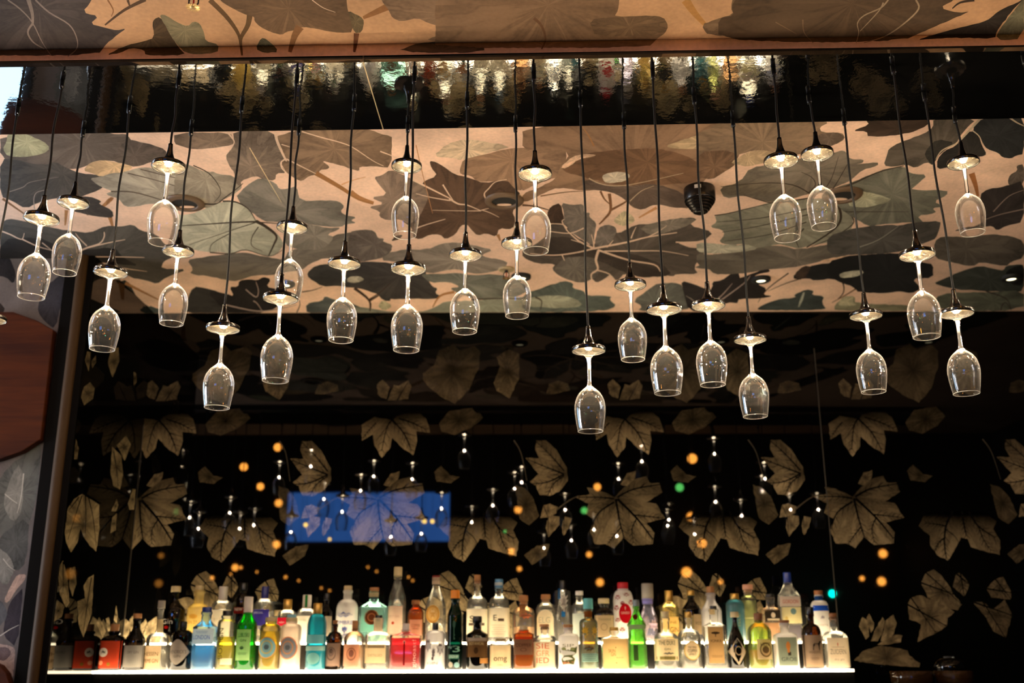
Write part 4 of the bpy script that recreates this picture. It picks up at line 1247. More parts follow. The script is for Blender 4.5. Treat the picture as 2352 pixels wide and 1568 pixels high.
M_RIM = thin_glass('wine_glass_rim', (1, .98, .94), milk=0.65, milk_col=(1, .96, .88), rough=.02, ior=1.6)
GM = {k: None for k in ('cap', 'reflector', 'led', 'foot', 'stem', 'bowl', 'rim', 'tip')}
_mats = {'cap': M_CAP, 'reflector': M_REFL, 'led': M_LED, 'foot': M_FOOT, 'stem': M_STEM, 'bowl': M_BOWL, 'rim': M_RIM, 'tip': M_TIP}
_names = {'cap': 'cap', 'reflector': 'reflector', 'led': 'bulb', 'foot': 'foot', 'stem': 'stem', 'bowl': 'bowl', 'rim': 'bowl_rim', 'tip': 'lit_stem_tip'}
first = True


def link_mesh(name, me, parent):
    o = bpy.data.objects.new(name, me)
    COL.objects.link(o)
    o.parent = parent
    return o


for k, mb in glass_meshes().items():
    tmp = mb.build(_names[k], _mats[k])
    GM[k] = tmp.data
    bpy.data.objects.remove(tmp)


def pendant(top, foot, label, group, kinks=2):
    L = top.z - foot.z
    root = thing('wine_glass_pendant', label, 'pendant lamp', foot, group)
    cap = link_mesh('cap', GM['cap'], root)
    link_mesh('reflector', GM['reflector'], cap)
    link_mesh('bulb', GM['led'], cap)
    gl = link_mesh('wine_glass', GM['bowl'], root)
    link_mesh('foot', GM['foot'], gl)
    link_mesh('stem', GM['stem'], gl)
    link_mesh('bowl_rim', GM['rim'], gl)
    link_mesh('lit_stem_tip', GM['tip'], gl)
    # cord with a few soft kinks
    dx, dy = top.x - foot.x, top.y - foot.y
    zs = .069
    n = 14
    ph = rnd.uniform(0, 6.28); am = rnd.uniform(.002, .0045) * min(1, L / .5)
    pts = []
    for i in range(n + 1):
        s = i / n
        w = math.sin(math.pi * s)
        pts.append((dx * s + am * w * math.sin(ph + s * 9), dy * s + am * w * math.cos(ph + s * 7), zs + (L - zs) * s))
    MB().tube(pts, .0032, 8).build('cord', M_CORD, root)
    g = MB().lathe([(.0034, -.028), (.0058, -.027), (.0062, -.022), (.0062, -.0004)], 12)
    go = g.build('cable_grip', M_GRIP, root)
    go.location = (dx, dy, L)
    sc = MB().sphere((.0045, -.0052, -.0235), .0022, 8, 6).build('grip_screw', M_SCREW, go)
    return root


# (grip on the canopy, glass foot) in photo pixels
LAMPS = [((42, 245), (-26, 735)), ((144, 183), (95, 505)), ((192, 296), (168, 468)), ((298, 240), (254, 628)), ((411, 182), (387, 385)), ((440, 293), (409, 580)), ((556, 240), (512, 757)),
         ((682, 178), (644, 688)), ((687, 292), (671, 525)), ((814, 235), (791, 608)), ((937, 285), (934, 384)), ((952, 172), (938, 620)), ((1073, 230), (1069, 588)), ((1184, 284), (1187, 562)),
         ((1226, 167), (1229, 402)), ((1333, 227), (1352, 807)), ((1433, 277), (1448, 657)), ((1499, 162), (1525, 713)), ((1594, 220), (1627, 704)), ((1683, 273), (1723, 782)), ((1776, 155), (1794, 372)),
         ((1857, 218), (1877, 356)), ((1938, 268), (1989, 727)), ((2050, 150), (2107, 588)), ((2122, 212), (2197, 722)), ((2192, 264), (2213, 376))]
# sentence that singles each pendant out
LLAB = ['cut-off wine glass pendant whose cord leaves at the left edge of the photo',
        'lit upside-down wine glass pendant with the leftmost complete glass',
        'lit wine glass pendant just right of the leftmost glass and slightly higher',
        'lit wine glass pendant in front of the top of the black pillar',
        'high-hanging lit wine glass over the left recessed ceiling light',
        'lit wine glass pendant directly below the left recessed ceiling light',
        'low lit wine glass pendant, lowest in the left half of the photo',
        'lit wine glass whose cord crosses the glass of the pendant behind it',
        'lit wine glass behind the cord of a lower pendant, left of the middle',
        'lit wine glass pendant hanging alone between the crossed pair and the doubled middle pair',
        'high-hanging lit wine glass partly crossed by the cord of the one below it',
        'lit wine glass straight below the high one crossed by its cord',
        'lit wine glass pendant left of the overlapping pair under the middle ceiling light',
        'lower glass of the overlapping pair, its foot behind the upper bowl',
        'upper glass of the overlapping pair, hanging right of the middle ceiling light',
        'lowest-hanging lit wine glass of the whole row, on the longest straight cord',
        'lit wine glass pendant next right of the lowest-hanging one, clearly higher',
        'lit wine glass left of the pendant that hangs under the black smoke detector',
        'lit wine glass whose cord passes in front of the black smoke detector',
        'low lit wine glass, lowest in the right half beside the smoke detector pendant',
        'left glass of the high-hanging pair near the right recessed ceiling light',
        'highest lit wine glass, right one of the pair near the right recessed light',
        'lit wine glass hanging alone below the right-hand high pair, before the dark wall',
        'large lit wine glass just above and left of the rightmost low pendant',
        'rightmost low-hanging lit wine glass, its foot touched by the larger bowl',
        'rightmost high-hanging lit wine glass, near the right edge of the photo']
rows = {0: [], 1: [], 2: []}
for i, (a, f) in enumerate(LAMPS):
    top = on_panel(*a)
    foot = on_plane(f[0], f[1], Vector((0, top.y, 0)), Vector((0, 1, 0)))
    foot.y = top.y
    # the cords hang plumb: average the small lateral error away
    rows[(i + 2) % 3].append((top, foot))
    pendant(top, foot, LLAB[i], 'wine glass pendants under the canopy')
# the rows go on past both edges of the photo; the leaf glass mirrors these
for k, lst in rows.items():
    a, b = lst[0][0], lst[-1][0]
    stp = (b - a) / (len(lst) - 1)
    for base, sgn, cnt in ((a, -1, 2), (b, 1, 2)):
        for j in range(1, cnt + 1):
            tp = base + stp * (sgn * j)
            if tp.x < X0 + .1 or tp.x > X1 - .1:
                continue
            tp = Vector((tp.x, tp.y, PAN_P.z - PAN_N.y * (tp.y - PAN_P.y)))
            pendant(tp, Vector((tp.x, tp.y, EYE.z + rnd.uniform(.85, 1.3))), 'lit wine glass pendant beyond the frame, visible as a small reflection in the leaf glass', 'pendants beyond the edges of the photo')

# ================================================================ ceiling fittings
M_RING = plain('ring_bronze', (96, 74, 54), rough=0.5, noise=0.1)
M_DARKHOLE = plain('dark_recess', (8, 7, 6), rough=0.7)
M_LITWALL = plain('pale_lit_wall', (225, 190, 165), rough=0.4)
for (px, py, lab) in ((424, 469, 'round bronze-ringed recessed ceiling light near the left pendants, switched off'), (1158, 464, 'round recessed ceiling light beside the overlapping pair of glasses, switched off'), (1935, 451, 'round recessed ceiling light behind the right-hand high pair of glasses, switched off')):
    c = on_z(px, py, ZC - .0075)
    o = thing('recessed_ceiling_light', lab, 'ceiling light', c, 'recessed ceiling lights')
    m = MB().lathe([(.046, .0055), (.045, -.002), (.048, -.0035), (.066, -.001), (.070, .003), (.070, .0070)], 40, cap0=False, cap1=False)
    m.build('trim_ring', M_RING, o)
    MB().lathe([(.047, .0045), (.001, .0050)], 40, cap0=False).build('dark_recess', M_DARKHOLE, o)  # flat disc painted dark in place of the shaded recess
    MB().lathe([(.024, .0025), (.026, .001), (.027, .0020), (.024, .0035)], 32, sx=1.0, sy=.34, cap1=False, cap0=True, c=(0, .029, .0005)).build('lens', M_LITWALL, o)  # pale crescent painted for the light on the recess's inner wall
M_SPOT = emit('small_spot_lens', (1.0, .86, .5), 1.5)
for (px, py, lab) in ((655, 656, 'small lit spotlight in the ceiling edge, partly behind two wine glasses'), (1197, 640, 'small lit spotlight in the ceiling edge, above the middle of the bottle shelf'), (1748, 646, 'small lit spotlight in the ceiling edge, behind the low right pendant cord'), (2323, 642, 'small lit spotlight in the ceiling edge, at the right edge of the photo')):
    c = on_z(px, py, ZC - .014)
    o = thing('ceiling_spotlight', lab, 'spotlight', c, 'small spotlights along the ceiling edge')
    MB().lathe([(.019, .006), (.022, -.002), (.038, 0), (.042, .003), (.042, .014)], 32, cap0=False, cap1=False).build('trim_ring', M_DARKHOLE, o)
    MB().lathe([(.020, .003), (.001, .0032)], 28, cap0=False).build('lens', M_SPOT, o)
c = on_z(1606, 432, ZC)
o = thing('smoke_detector', 'black ribbed smoke detector with a small white sticker on the ceiling', 'smoke detector', c)
MB().lathe([(.052, 0), (.054, -.004), (.054, -.047), (.052, -.050)], 40, cap0=False).build('base', M_BLACK, o)
m = MB().lathe([(.050, -.050), (.051, -.056), (.045, -.059), (.0455, -.064), (.039, -.068), (.0395, -.073), (.033, -.077), (.0335, -.082), (.026, -.086), (.0255, -.091), (.020, -.094), (.014, -.095)], 40, cap0=False, smooth=False)
m.build('sensor_head', plain('detector_gloss', (16, 14, 13), rough=0.22), o)
st = MB()
n = 6
for i in range(n + 1):
    a = math.radians(-118 + 24 * i / n)
    st.v += [(.0545 * math.cos(a), .0545 * math.sin(a), -.009), (.0545 * math.cos(a), .0545 * math.sin(a), -.022)]
for i in range(n):
    st.face((2 * i, 2 * i + 2, 2 * i + 3, 2 * i + 1))
st.build('sticker', plain('sticker_white', (170, 160, 150), rough=0.6), o)
M_BRASS = plain('sprinkler_brass', (190, 160, 110), rough=0.3, metal=0.9)
M_REDB = plain('red_glass_bulb', (170, 24, 24), rough=0.2)
for (px, py, lab, plate) in ((447, -18, 'fire sprinkler with a toothed brass deflector hanging at the top edge', 0), (1163, 617, 'fire sprinkler with a beige cover plate behind the overlapping glasses', 1)):
    c = on_z(px, py, ZC)
    o = thing('fire_sprinkler', lab, 'sprinkler', c)
    MB().lathe([(.034 if plate else .012, 0), (.035 if plate else .012, -.005), (.030 if plate else .010, -.008)], 28, cap0=False).build('cover_plate', plain('plate_beige', (176, 156, 120), rough=0.5) if plate else M_MATT, o)
    fm = MB()
    fm.lathe([(.007, -.006), (.007, -.014), (.004, -.016)], 14)
    for s in (-1, 1):
        fm.tube([(s * .004, 0, -.013), (s * .0115, 0, -.022), (s * .0115, 0, -.032), (s * .003, 0, -.042)], .0022, 8)
    fm.build('frame', M_MATT, o)
    MB().lathe([(.0018, -.016), (.0022, -.028), (.0018, -.040)], 10).build('glass_bulb', M_REDB, o)
    d = MB()
    d.lathe([(.003, -.041), (.0075, -.0425), (.0075, -.0445), (.002, -.0455)], 20)
    for k in range(16):
        a = 2 * math.pi * k / 16
        ca, sa = math.cos(a), math.sin(a)
        b = len(d.v)
        for rr_, w_ in ((.0065, .0010), (.0165, .0021)):
            for s in (-1, 1):
                for zz in (-.0430, -.0442):
                    d.v.append((rr_ * ca - s * w_ * sa, rr_ * sa + s * w_ * ca, zz))
        for q in ((0, 1, 3, 2), (4, 6, 7, 5), (0, 4, 5, 1), (2, 3, 7, 6), (0, 2, 6, 4), (1, 5, 7, 3)):
            d.face([b + i for i in q])
    d.build('deflector', M_BRASS, o)

# ================================================================ wooden panel on the mural wall
t = NT('walnut_veneer')
p = t.n('ShaderNodeBsdfPrincipled'); p.inputs['Roughness'].default_value = .6; p.inputs['Specular IOR Level'].default_value = .15
tc = t.n('ShaderNodeTexCoord'); mp_ = t.n('ShaderNodeMapping'); mp_.inputs['Scale'].default_value = (1.2, 1, 16)
t.l(tc.outputs['Object'], mp_.inputs['Vector'])
nz = t.n('ShaderNodeTexNoise'); nz.inputs['Scale'].default_value = 3; nz.inputs['Detail'].default_value = 6; nz.inputs['Distortion'].default_value = .4
t.l(mp_.outputs[0], nz.inputs['Vector'])
mp2 = t.n('ShaderNodeMapping'); mp2.inputs['Scale'].default_value = (.2, 1, 4.5); t.l(tc.outputs['Object'], mp2.inputs['Vector'])
n2 = t.n('ShaderNodeTexNoise'); n2.inputs['Scale'].default_value = 2; n2.inputs['Detail'].default_value = 0; t.l(mp2.outputs[0], n2.inputs['Vector'])
f = t.math('ADD', t.math('MULTIPLY', nz.outputs['Fac'], .5), t.math('MULTIPLY', n2.outputs['Fac'], .5))
cr = t.n('ShaderNodeValToRGB'); cr.color_ramp.elements[0].position = .35; cr.color_ramp.elements[1].position = .65
cr.color_ramp.elements[0].color = rgba((50, 18, 4)); cr.color_ramp.elements[1].color = rgba((84, 38, 9))
t.l(f, cr.inputs[0]); t.l(cr.outputs[0], p.inputs['Base Color'])
M_WOOD = t.done(p.outputs[0])


def wood_panel(px, label):
    q = [on_y(x, y, YL - .045) for x, y in px]
    c = Vector((sum(p.x for p in q) / len(q), YL - .045, sum(p.z for p in q) / len(q)))
    m = MB().prism([(p.x - c.x, p.z - c.z) for p in q], 0, .04)
    o = m.build('wooden_panel', M_WOOD, bevel=.003)
    o.location = c
    tag(o, label, 'wooden panel')


wood_panel([(122, 757), (93, 1008), (50, 1036), (0, 1054), (-55, 1066), (-110, 1062), (-112, 900), (-60, 735), (-20, 716), (30, 716), (85, 736)], 'brown walnut panel with curved top and bottom beside the black pillar')
wood_panel([(-60, 1500), (0, 1528), (14, 1546), (22, 1570), (22, 1640), (-60, 1640)], 'second walnut panel in the bottom left corner below the pale mural leaf')
# ================================================================ bottle shelf
YF, YB = 4.55, 4.69
SH = (1.0, 0.80, 0.52)
M_SHELF = emit('lit_shelf_acrylic', SH, 4.2)
M_SHELF2 = emit('lit_step_acrylic', SH, 5.6)
zt1 = on_y(1176, 1538, 4.475).z
zb1 = on_y(1176, 1544, 4.475).z
zt2 = on_y(1176, 1474, 4.638).z
zb2 = on_y(1176, 1478.5, 4.638).z
xe = on_y(1962, 1541, 4.475).x
shelf = thing('bottle_shelf', 'stepped back bar shelf with glowing warm white edges carrying two rows of bottles', 'shelf', (0, 4.55, zt1))
SO = (0, 4.55, zt1)
loc_mb(MB().box(XS + .004, xe, 4.475, 4.638, zb1, zt1), SO).build('light_board', M_SHELF, shelf)
loc_mb(MB().box(XS + .004, xe - .01, 4.638, YW - .006, zb2, zt2), SO).build('light_board', M_SHELF2, shelf)
loc_mb(MB().box(XS + .004, xe - .01, 4.641, YW - .008, zb1 + .002, zb2 - .0005), SO).build('riser', M_BLACK, shelf)
bb = MB().box(XS + .004, xe + .004, 4.49, YW - .002, 0, zb1 - .001).build('back_bar_cabinet', plain('black_gloss_front', (8, 7, 7), rough=0.06))
tag(bb, 'black gloss back bar cabinet under the glowing bottle shelf', 'cabinet')

# ---- glass and label stuff
GL = {
    'clear': thin_glass('bottle_clear', (.95, .95, .92), milk=.07, milk_col=(1, .95, .85), edge=.45, edge_milk=.15),
    'frost': thin_glass('bottle_frosted', (.75, .73, .72), milk=.62, milk_col=(.86, .84, .83), edge=.3, rough=.25),
    'peach': thin_glass('bottle_peach', (.9, .8, .7), milk=.7, milk_col=(1, .86, .72), edge=.3, rough=.2),
    'black': thin_glass('bottle_black', (.035, .028, .022), milk=.02, milk_col=(.05, .04, .03), edge=.9, ior=1.55),
    'brown': thin_glass('bottle_brown', (.20, .09, .03), milk=.03, milk_col=(.3, .14, .05), edge=.7, ior=1.5),
    'amber': thin_glass('bottle_amber', (.75, .38, .10), milk=.14, milk_col=(.9, .45, .12), edge=.5),
    'green': thin_glass('bottle_green', (.05, .62, .07), milk=.16, milk_col=(.05, .6, .08), edge=.6),
    'lime': thin_glass('bottle_lime', (.35, .85, .18), milk=.22, milk_col=(.4, .9, .22), edge=.55),
    'limeb': thin_glass('bottle_pale_green', (.70, .88, .30), milk=.2, milk_col=(.7, .9, .3), edge=.5),
    'dgreen': thin_glass('bottle_dark_green', (.015, .10, .075), milk=.05, milk_col=(.02, .14, .1), edge=.7),
    'teal': thin_glass('bottle_teal', (.08, .52, .62), milk=.40, milk_col=(.06, .50, .62), edge=.5),
    'dteal': thin_glass('bottle_dull_teal', (.12, .30, .33), milk=.5, milk_col=(.16, .36, .40), edge=.5, rough=.2),
    'aqua': thin_glass('bottle_aqua', (.62, .90, .86), milk=.15, milk_col=(.6, .95, .9), edge=.6),
    'blue': thin_glass('bottle_sky', (.70, .88, .98), milk=.10, milk_col=(.75, .9, 1), edge=.5),
    'white': thin_glass('bottle_white', (.8, .8, .78), milk=.9, milk_col=(.93, .90, .85), edge=.2, rough=.15),
    'yellow': thin_glass('bottle_yellow', (.9, .75, .3), milk=.85, milk_col=(.95, .76, .30), edge=.2, rough=.3),
    'straw': thin_glass('bottle_straw', (.93, .82, .45), milk=.14, milk_col=(.95, .8, .4), edge=.5),
    'violet': thin_glass('bottle_violet', (.82, .80, .92), milk=.10, milk_col=(.8, .78, 1), edge=.5),
}


def liquid(name, tint, milk, mcol):
    return thin_glass('liquid_' + name, tint, milk=milk, milk_col=mcol, edge=.4, rough=.02, ior=1.33)


LQ = {
    'clear': liquid('clear', (.95, .95, .92), .12, (1, .95, .85)),
    'blue': liquid('blue', (.28, .68, .95), .35, (.25, .66, 1)),
    'yellow': liquid('yellow', (.93, .84, .15), .30, (.95, .86, .15)),
    'amber': liquid('amber', (.85, .42, .05), .30, (.95, .48, .06)),
    'orange': liquid('orange', (.75, .25, .03), .28, (.85, .30, .04)),
    'red': liquid('red', (.95, .10, .13), .55, (1, .10, .14)),
    'pale': liquid('pale', (.84, .88, .52), .32, (.84, .9, .5)),
    'peach': liquid('peach', (.95, .72, .5), .35, (1, .72, .5)),
    'dark': liquid('dark', (.10, .05, .02), .06, (.14, .07, .02)),
    'aqua': liquid('aqua', (.5, .8, .75), .2, (.5, .85, .8)),
}
_capm = {}
CAPC = {'cork': (176, 122, 74), 'wood': (150, 96, 52), 'dwood': (120, 72, 38), 'white': (226, 218, 206), 'black': (14, 13, 13), 'gold': (196, 154, 74), 'blue': (34, 58, 140), 'navy': (40, 44, 120), 'red': (190, 20, 34), 'orange': (226, 134, 32),
        'grey': (150, 142, 130), 'cream': (206, 186, 140), 'teal': (96, 176, 176), 'green': (60, 140, 80), 'sky': (96, 150, 190), 'lav': (120, 112, 190), 'pink': (206, 150, 120), 'maroon': (130, 36, 26), 'steel': (120, 130, 135), 'brown': (110, 66, 34)}


def capmat(k):
    if k not in _capm:
        _capm[k] = plain('cap_' + k, CAPC[k], rough=.28 if k in ('black', 'blue', 'navy', 'gold') else .55, noise=.12, metal=.6 if k in ('gold', 'steel') else 0)
    return _capm[k]


_pm = {}


def pap(c, tr=.55):
    if (c, tr) not in _pm:
        _pm[(c, tr)] = paper('print_%d_%d_%d' % c, c, tr)
    return _pm[(c, tr)]


def font_outline(s, size):
    cu = bpy.data.curves.new('lettering', 'FONT')
    cu.body = s
    cu.size = size
    cu.align_x = 'CENTER'; cu.align_y = 'CENTER'
    cu.resolution_u = 3
    ob = bpy.data.objects.new('lettering', cu)
    COL.objects.link(ob)
    dg = bpy.context.evaluated_depsgraph_get()
    me = bpy.data.meshes.new_from_object(ob.evaluated_get(dg))
    vs = [(v.co.x, v.co.y) for v in me.vertices]
    fs = [tuple(p.vertices) for p in me.polygons]
    bpy.data.objects.remove(ob); bpy.data.curves.remove(cu); bpy.data.meshes.remove(me)
    return vs, fs


def grid_rect(x0, x1, y0, y1, n=10):
    vs, fs = [], []
    for i in range(n + 1):
        x = x0 + (x1 - x0) * i / n
        vs += [(x, y0), (x, y1)]
    for i in range(n):
        fs.append((2 * i, 2 * i + 2, 2 * i + 3, 2 * i + 1))
    return vs, fs


def grid_disc(rx, ry, n=28, rings=4, ring0=0.0):
    vs, fs = [], []
    for j in range(rings + 1):
        k = ring0 + (1 - ring0) * j / rings
        for i in range(n):
            a = 2 * math.pi * i / n
            vs.append((rx * k * math.cos(a), ry * k * math.sin(a)))
    for j in range(rings):
        for i in range(n):
            i2 = (i + 1) % n
            fs.append((j * n + i, j * n + i2, (j + 1) * n + i2, (j + 1) * n + i))
    return vs, fs


def grid_diamond(rx, ry, n=8, p=1.0):
    vs, fs = [], []
    for i in range(-n, n + 1):
        x = rx * i / n
        h = ry * (1 - abs(i / n) ** p)
        vs += [(x, -h), (x, h)]
    for i in range(2 * n):
        fs.append((2 * i, 2 * i + 2, 2 * i + 3, 2 * i + 1))
    return vs, fs


def poly_fill(pts):
    tris = tessellate_polygon([[Vector((x, y, 0)) for x, y in pts]])
    return list(pts), [tuple(t) for t in tris]


EMB = {
    'bird': [(-1, -.5), (-.3, -.6), (.2, -.55), (.9, -.2), (.5, -.1), (.8, .6), (.2, .2), (-.1, .8), (-.4, .2), (-.9, .1), (-.4, -.1)],
    'tree': [(-.08, -1), (.08, -1), (.1, -.1), (.7, .05), (1, .35), (.8, .6), (.3, .8), (-.3, .8), (-.8, .6), (-1, .35), (-.7, .05), (-.1, -.1)],
    'dog': [(-.9, -1), (-.75, -1), (-.7, -.3), (-.5, .0), (.2, .05), (.35, -.2), (.4, -1), (.55, -1), (.6, .1), (.75, .5), (1, .55), (1, .7), (.8, .85), (.6, .85), (.45, .5), (.1, .35), (-.5, .4), (-.8, .2), (-.85, -.3)],
    'moth': [(0, -.6), (-.2, -.9), (-.6, -.95), (-.75, -.4), (-.45, -.1), (-.9, .2), (-1, .85), (-.5, .7), (-.12, .45), (0, .6), (.12, .45), (.5, .7), (1, .85), (.9, .2), (.45, -.1), (.75, -.4), (.6, -.95), (.2, -.9)],
    'flame': [(-.3, -1), (.3, -1), (.35, -.5), (.6, 0), (.6, .5), (.2, 1), (-.2, 1), (-.6, .5), (-.6, 0), (-.35, -.5)],
    'feather': [(-.1, -1), (.1, -1), (.15, -.6), (.7, -.3), (.4, -.15), (.9, .25), (.5, .25), (.8, .75), (.3, .55), (.1, 1), (-.2, .5), (-.6, .8), (-.5, .3), (-.9, .35), (-.5, -.1), (-.8, -.3), (-.2, -.6)],
    'key': [(-.12, -1), (.3, -1), (.3, -.8), (.1, -.8), (.1, -.6), (.3, -.6), (.3, -.45), (.12, -.45), (.12, .2), (.4, .4), (.45, .7), (.2, .95), (-.2, .95), (-.45, .7), (-.4, .4), (-.12, .2)],
    'leaf': [(0, -1), (.2, -.5), (.8, -.5), (.6, -.1), (1, .3), (.5, .35), (.3, .9), (0, .6), (-.3, .9), (-.5, .35), (-1, .3), (-.6, -.1), (-.8, -.5), (-.2, -.5)],
    'crest': [(-1, 0), (-.6, .5), (-.3, .25), (0, .8), (.3, .25), (.6, .5), (1, 0), (.6, -.1), (.3, -.5), (0, -.2), (-.3, -.5), (-.6, -.1)],
}


PLACED = {'f': [], 'b': []}


def bottle(label, row, cx, w, top, ny, sy, nw, sect, glass, cap, liq=None, labels=(), shape='dome', base=None, cw=None, group=None, dome_p=.5):
    """positions and sizes measured in photo pixels on the bottle's own row"""
    Y = YF if row == 'f' else YB
    z0 = zt1 if row == 'f' else zt2
    c = on_y(cx, 1500 if row == 'f' else 1440, Y)
    S = (c - EYE).dot(_f) / FPX
    Z = lambda y: on_y(cx, y, Y).z - z0
    R = .5 * w * S * .97
    rn = .5 * nw * S
    capk, cap_y = cap
    zs, zn, zc, ztop = Z(sy), Z(ny), Z(cap_y), Z(top)
    n0 = {'r': 2.0, 's': 4.5, 'q': 7.0}[sect]
    # bottles that crowd each other stand a little in front or behind
    yy0 = Y
    for (xq, yq, rq) in PLACED[row]:
        need = R + rq + .0015
        if abs(c.x - xq) < need and math.hypot(c.x - xq, yy0 - yq) < need:
            dy = math.sqrt(max(0, need * need - (c.x - xq) ** 2))
            yy0 = yq + (dy if yq <= Y else -dy)
    PLACED[row].append((c.x, yy0, R))
    o = thing('bottle', label, 'bottle', (c.x, yy0, z0 + .0004), group or 'bottles on the lit back bar shelf')
    o.scale = (1, {'r': 1.0, 's': .85, 'q': .6}[sect], 1)
    prof = [(R * .80, 0, n0), (R * .95, .0012, n0), (R, .005, n0)]
    if shape == 'flute':
        zm = zs * .62
        prof += [(R, zm * .25, n0), (R * .96, zm * .9, n0), (R * .97, zm, n0), (R * 1.0, zm + .006, n0), (R * .90, zm + .016, n0), (R * .88, zs - .012, n0), (R * 1.0, zs - .004, n0)]
    prof.append((R, zs, n0))
    for k in range(1, 9):
        u = k / 8
        if shape == 'dome':
            r = rn + (R - rn) * (1 - u ** 2) ** dome_p
        elif shape == 'slope':
            r = rn + (R - rn) * (1 - (3 * u * u - 2 * u ** 3))
        else:
            r = rn + (R - rn) * (1 - (1 - (1 - u) ** 2) ** .8 if False else (1 - u) ** 1.2)
        prof.append((max(r, rn), zs + (zn - zs) * u, n0 + (2 - n0) * u))
    prof += [(rn, zc - .014), (rn * 1.14, zc - .012), (rn * 1.14, zc - .003), (rn * 1.02, zc)]
    # keep heights increasing
    pr = [prof[0]]
    for q in prof[1:]:
        if q[1] > pr[-1][1] + 1e-5:
            pr.append(q)
    seg = 32 if sect == 'r' else 40
    body = MB().lathe(pr, seg).build('glass_body', GL[glass], o)

    def RZ(z):
        z = max(z, .0055)
        for a, b in zip(pr, pr[1:]):
            if a[1] <= z <= b[1]:
                u = (z - a[1]) / (b[1] - a[1])
                return a[0] + (b[0] - a[0]) * u
        return pr[-1][0]

    if liq:
        lm, ly = liq
        zl = Z(ly)
        lp = [(r * .93, max(z, .004), *(e[2:])) for e in pr for r, z in [(e[0], e[1])] if z < zl - 1e-4]
        lp.append((RZ(zl) * .93, zl, n0 if zl < zs else 2.0))
        l2 = [lp[0]]
        for q in lp[1:]:
            if q[1] > l2[-1][1] + 1e-5:
                l2.append(q)
        if len(l2) > 1:
            MB().lathe(l2, seg).build('liquid', LQ[lm], o)
    # cap
    rc = .5 * (cw or nw * 1.15) * S
    if capk in ('cork', 'wood', 'dwood', 'pink'):
        m = MB().lathe([(rn * .85, zc - .010), (rn * .85, zc + .0005), (rc * .97, zc + .0006), (rc, zc + .002), (rc, ztop - .002), (rc * .94, ztop)], 24)
        m.build('stopper', capmat(capk), o)
    else:
        m = MB().lathe([(rc * .99, zc - .004), (rc, zc - .003), (rc, ztop - .0025), (rc * .93, ztop)], 24)
        m.build('cap', capmat(capk), o)

    def place(vs, fs, u0, zc_, off, name, mat, parent, rot=0, smooth=False):
        m = MB()
        cr_, sr_ = math.cos(rot), math.sin(rot)
        for (x, y) in vs:
            x2, y2 = x * cr_ - y * sr_, x * sr_ + y * cr_
            u = u0 + x2
            z = max(zc_ + y2, .003)
            rz = RZ(z) + off
            uu = min(abs(u), rz * .995)
            yy = -(rz ** n0 - uu ** n0) ** (1.0 / n0)
            m.v.append((math.copysign(uu, u), yy, z))
        for f in fs:
            m.face(f)
        return m.build(name, mat, parent, recalc=False)

    for lb in labels:
        kind = lb[0]
        # (kind, xc, yc, half width px, half height px, colour, items, trans)
        _, xc, yc, hw, hh, colr = lb[:6]
        items = lb[6] if len(lb) > 6 else ()
        tr = lb[7] if len(lb) > 7 else .55
        u0, zc_ = (xc - cx) * S, Z(yc)
        a, b = hw * S, hh * S
        if kind == 'rect':
            vs, fs = grid_rect(-a, a, -b, b, 12)
        elif kind == 'disc':
            vs, fs = grid_disc(a, b)
        elif kind == 'diamond':
            vs, fs = grid_diamond(a, b)
        elif kind == 'ogive':
            vs, fs = grid_diamond(a, b, 10, 1.7)
        elif kind == 'arch':
            vs, fs = grid_rect(-a, a, -b, b * .45, 12)
            k = len(vs)
            nn = 12
            for i in range(nn + 1):
                x = -a + 2 * a * i / nn
                vs += [(x, b * .45), (x, b * .45 + (b * .55) * math.sqrt(max(0, 1 - (x / a) ** 2)))]
            for i in range(nn):
                fs.append((k + 2 * i, k + 2 * i + 2, k + 2 * i + 3, k + 2 * i + 1))
        lo = body
        offb = .0007
        if kind in EMB:
            vs, fs = poly_fill([(x * a, y * b) for x, y in EMB[kind]])
            lo = place(vs, fs, u0, zc_, .0009, 'emblem', pap(colr, tr), o)
        elif kind == 'text':
            vs, fs = font_outline(lb[8], 2 * b)
            xs = [v[0] for v in vs]
            k = 2 * a / max(1e-6, max(xs) - min(xs))
            vs = [(x * k, y) for x, y in vs]
            lo = place(vs, fs, u0, zc_, .0011, 'lettering', pap(colr, tr), o, rot=lb[9] if len(lb) > 9 else 0)
            lo = None
        else:
            lo = place(vs, fs, u0, zc_, offb, 'label', pap(colr, tr), o)
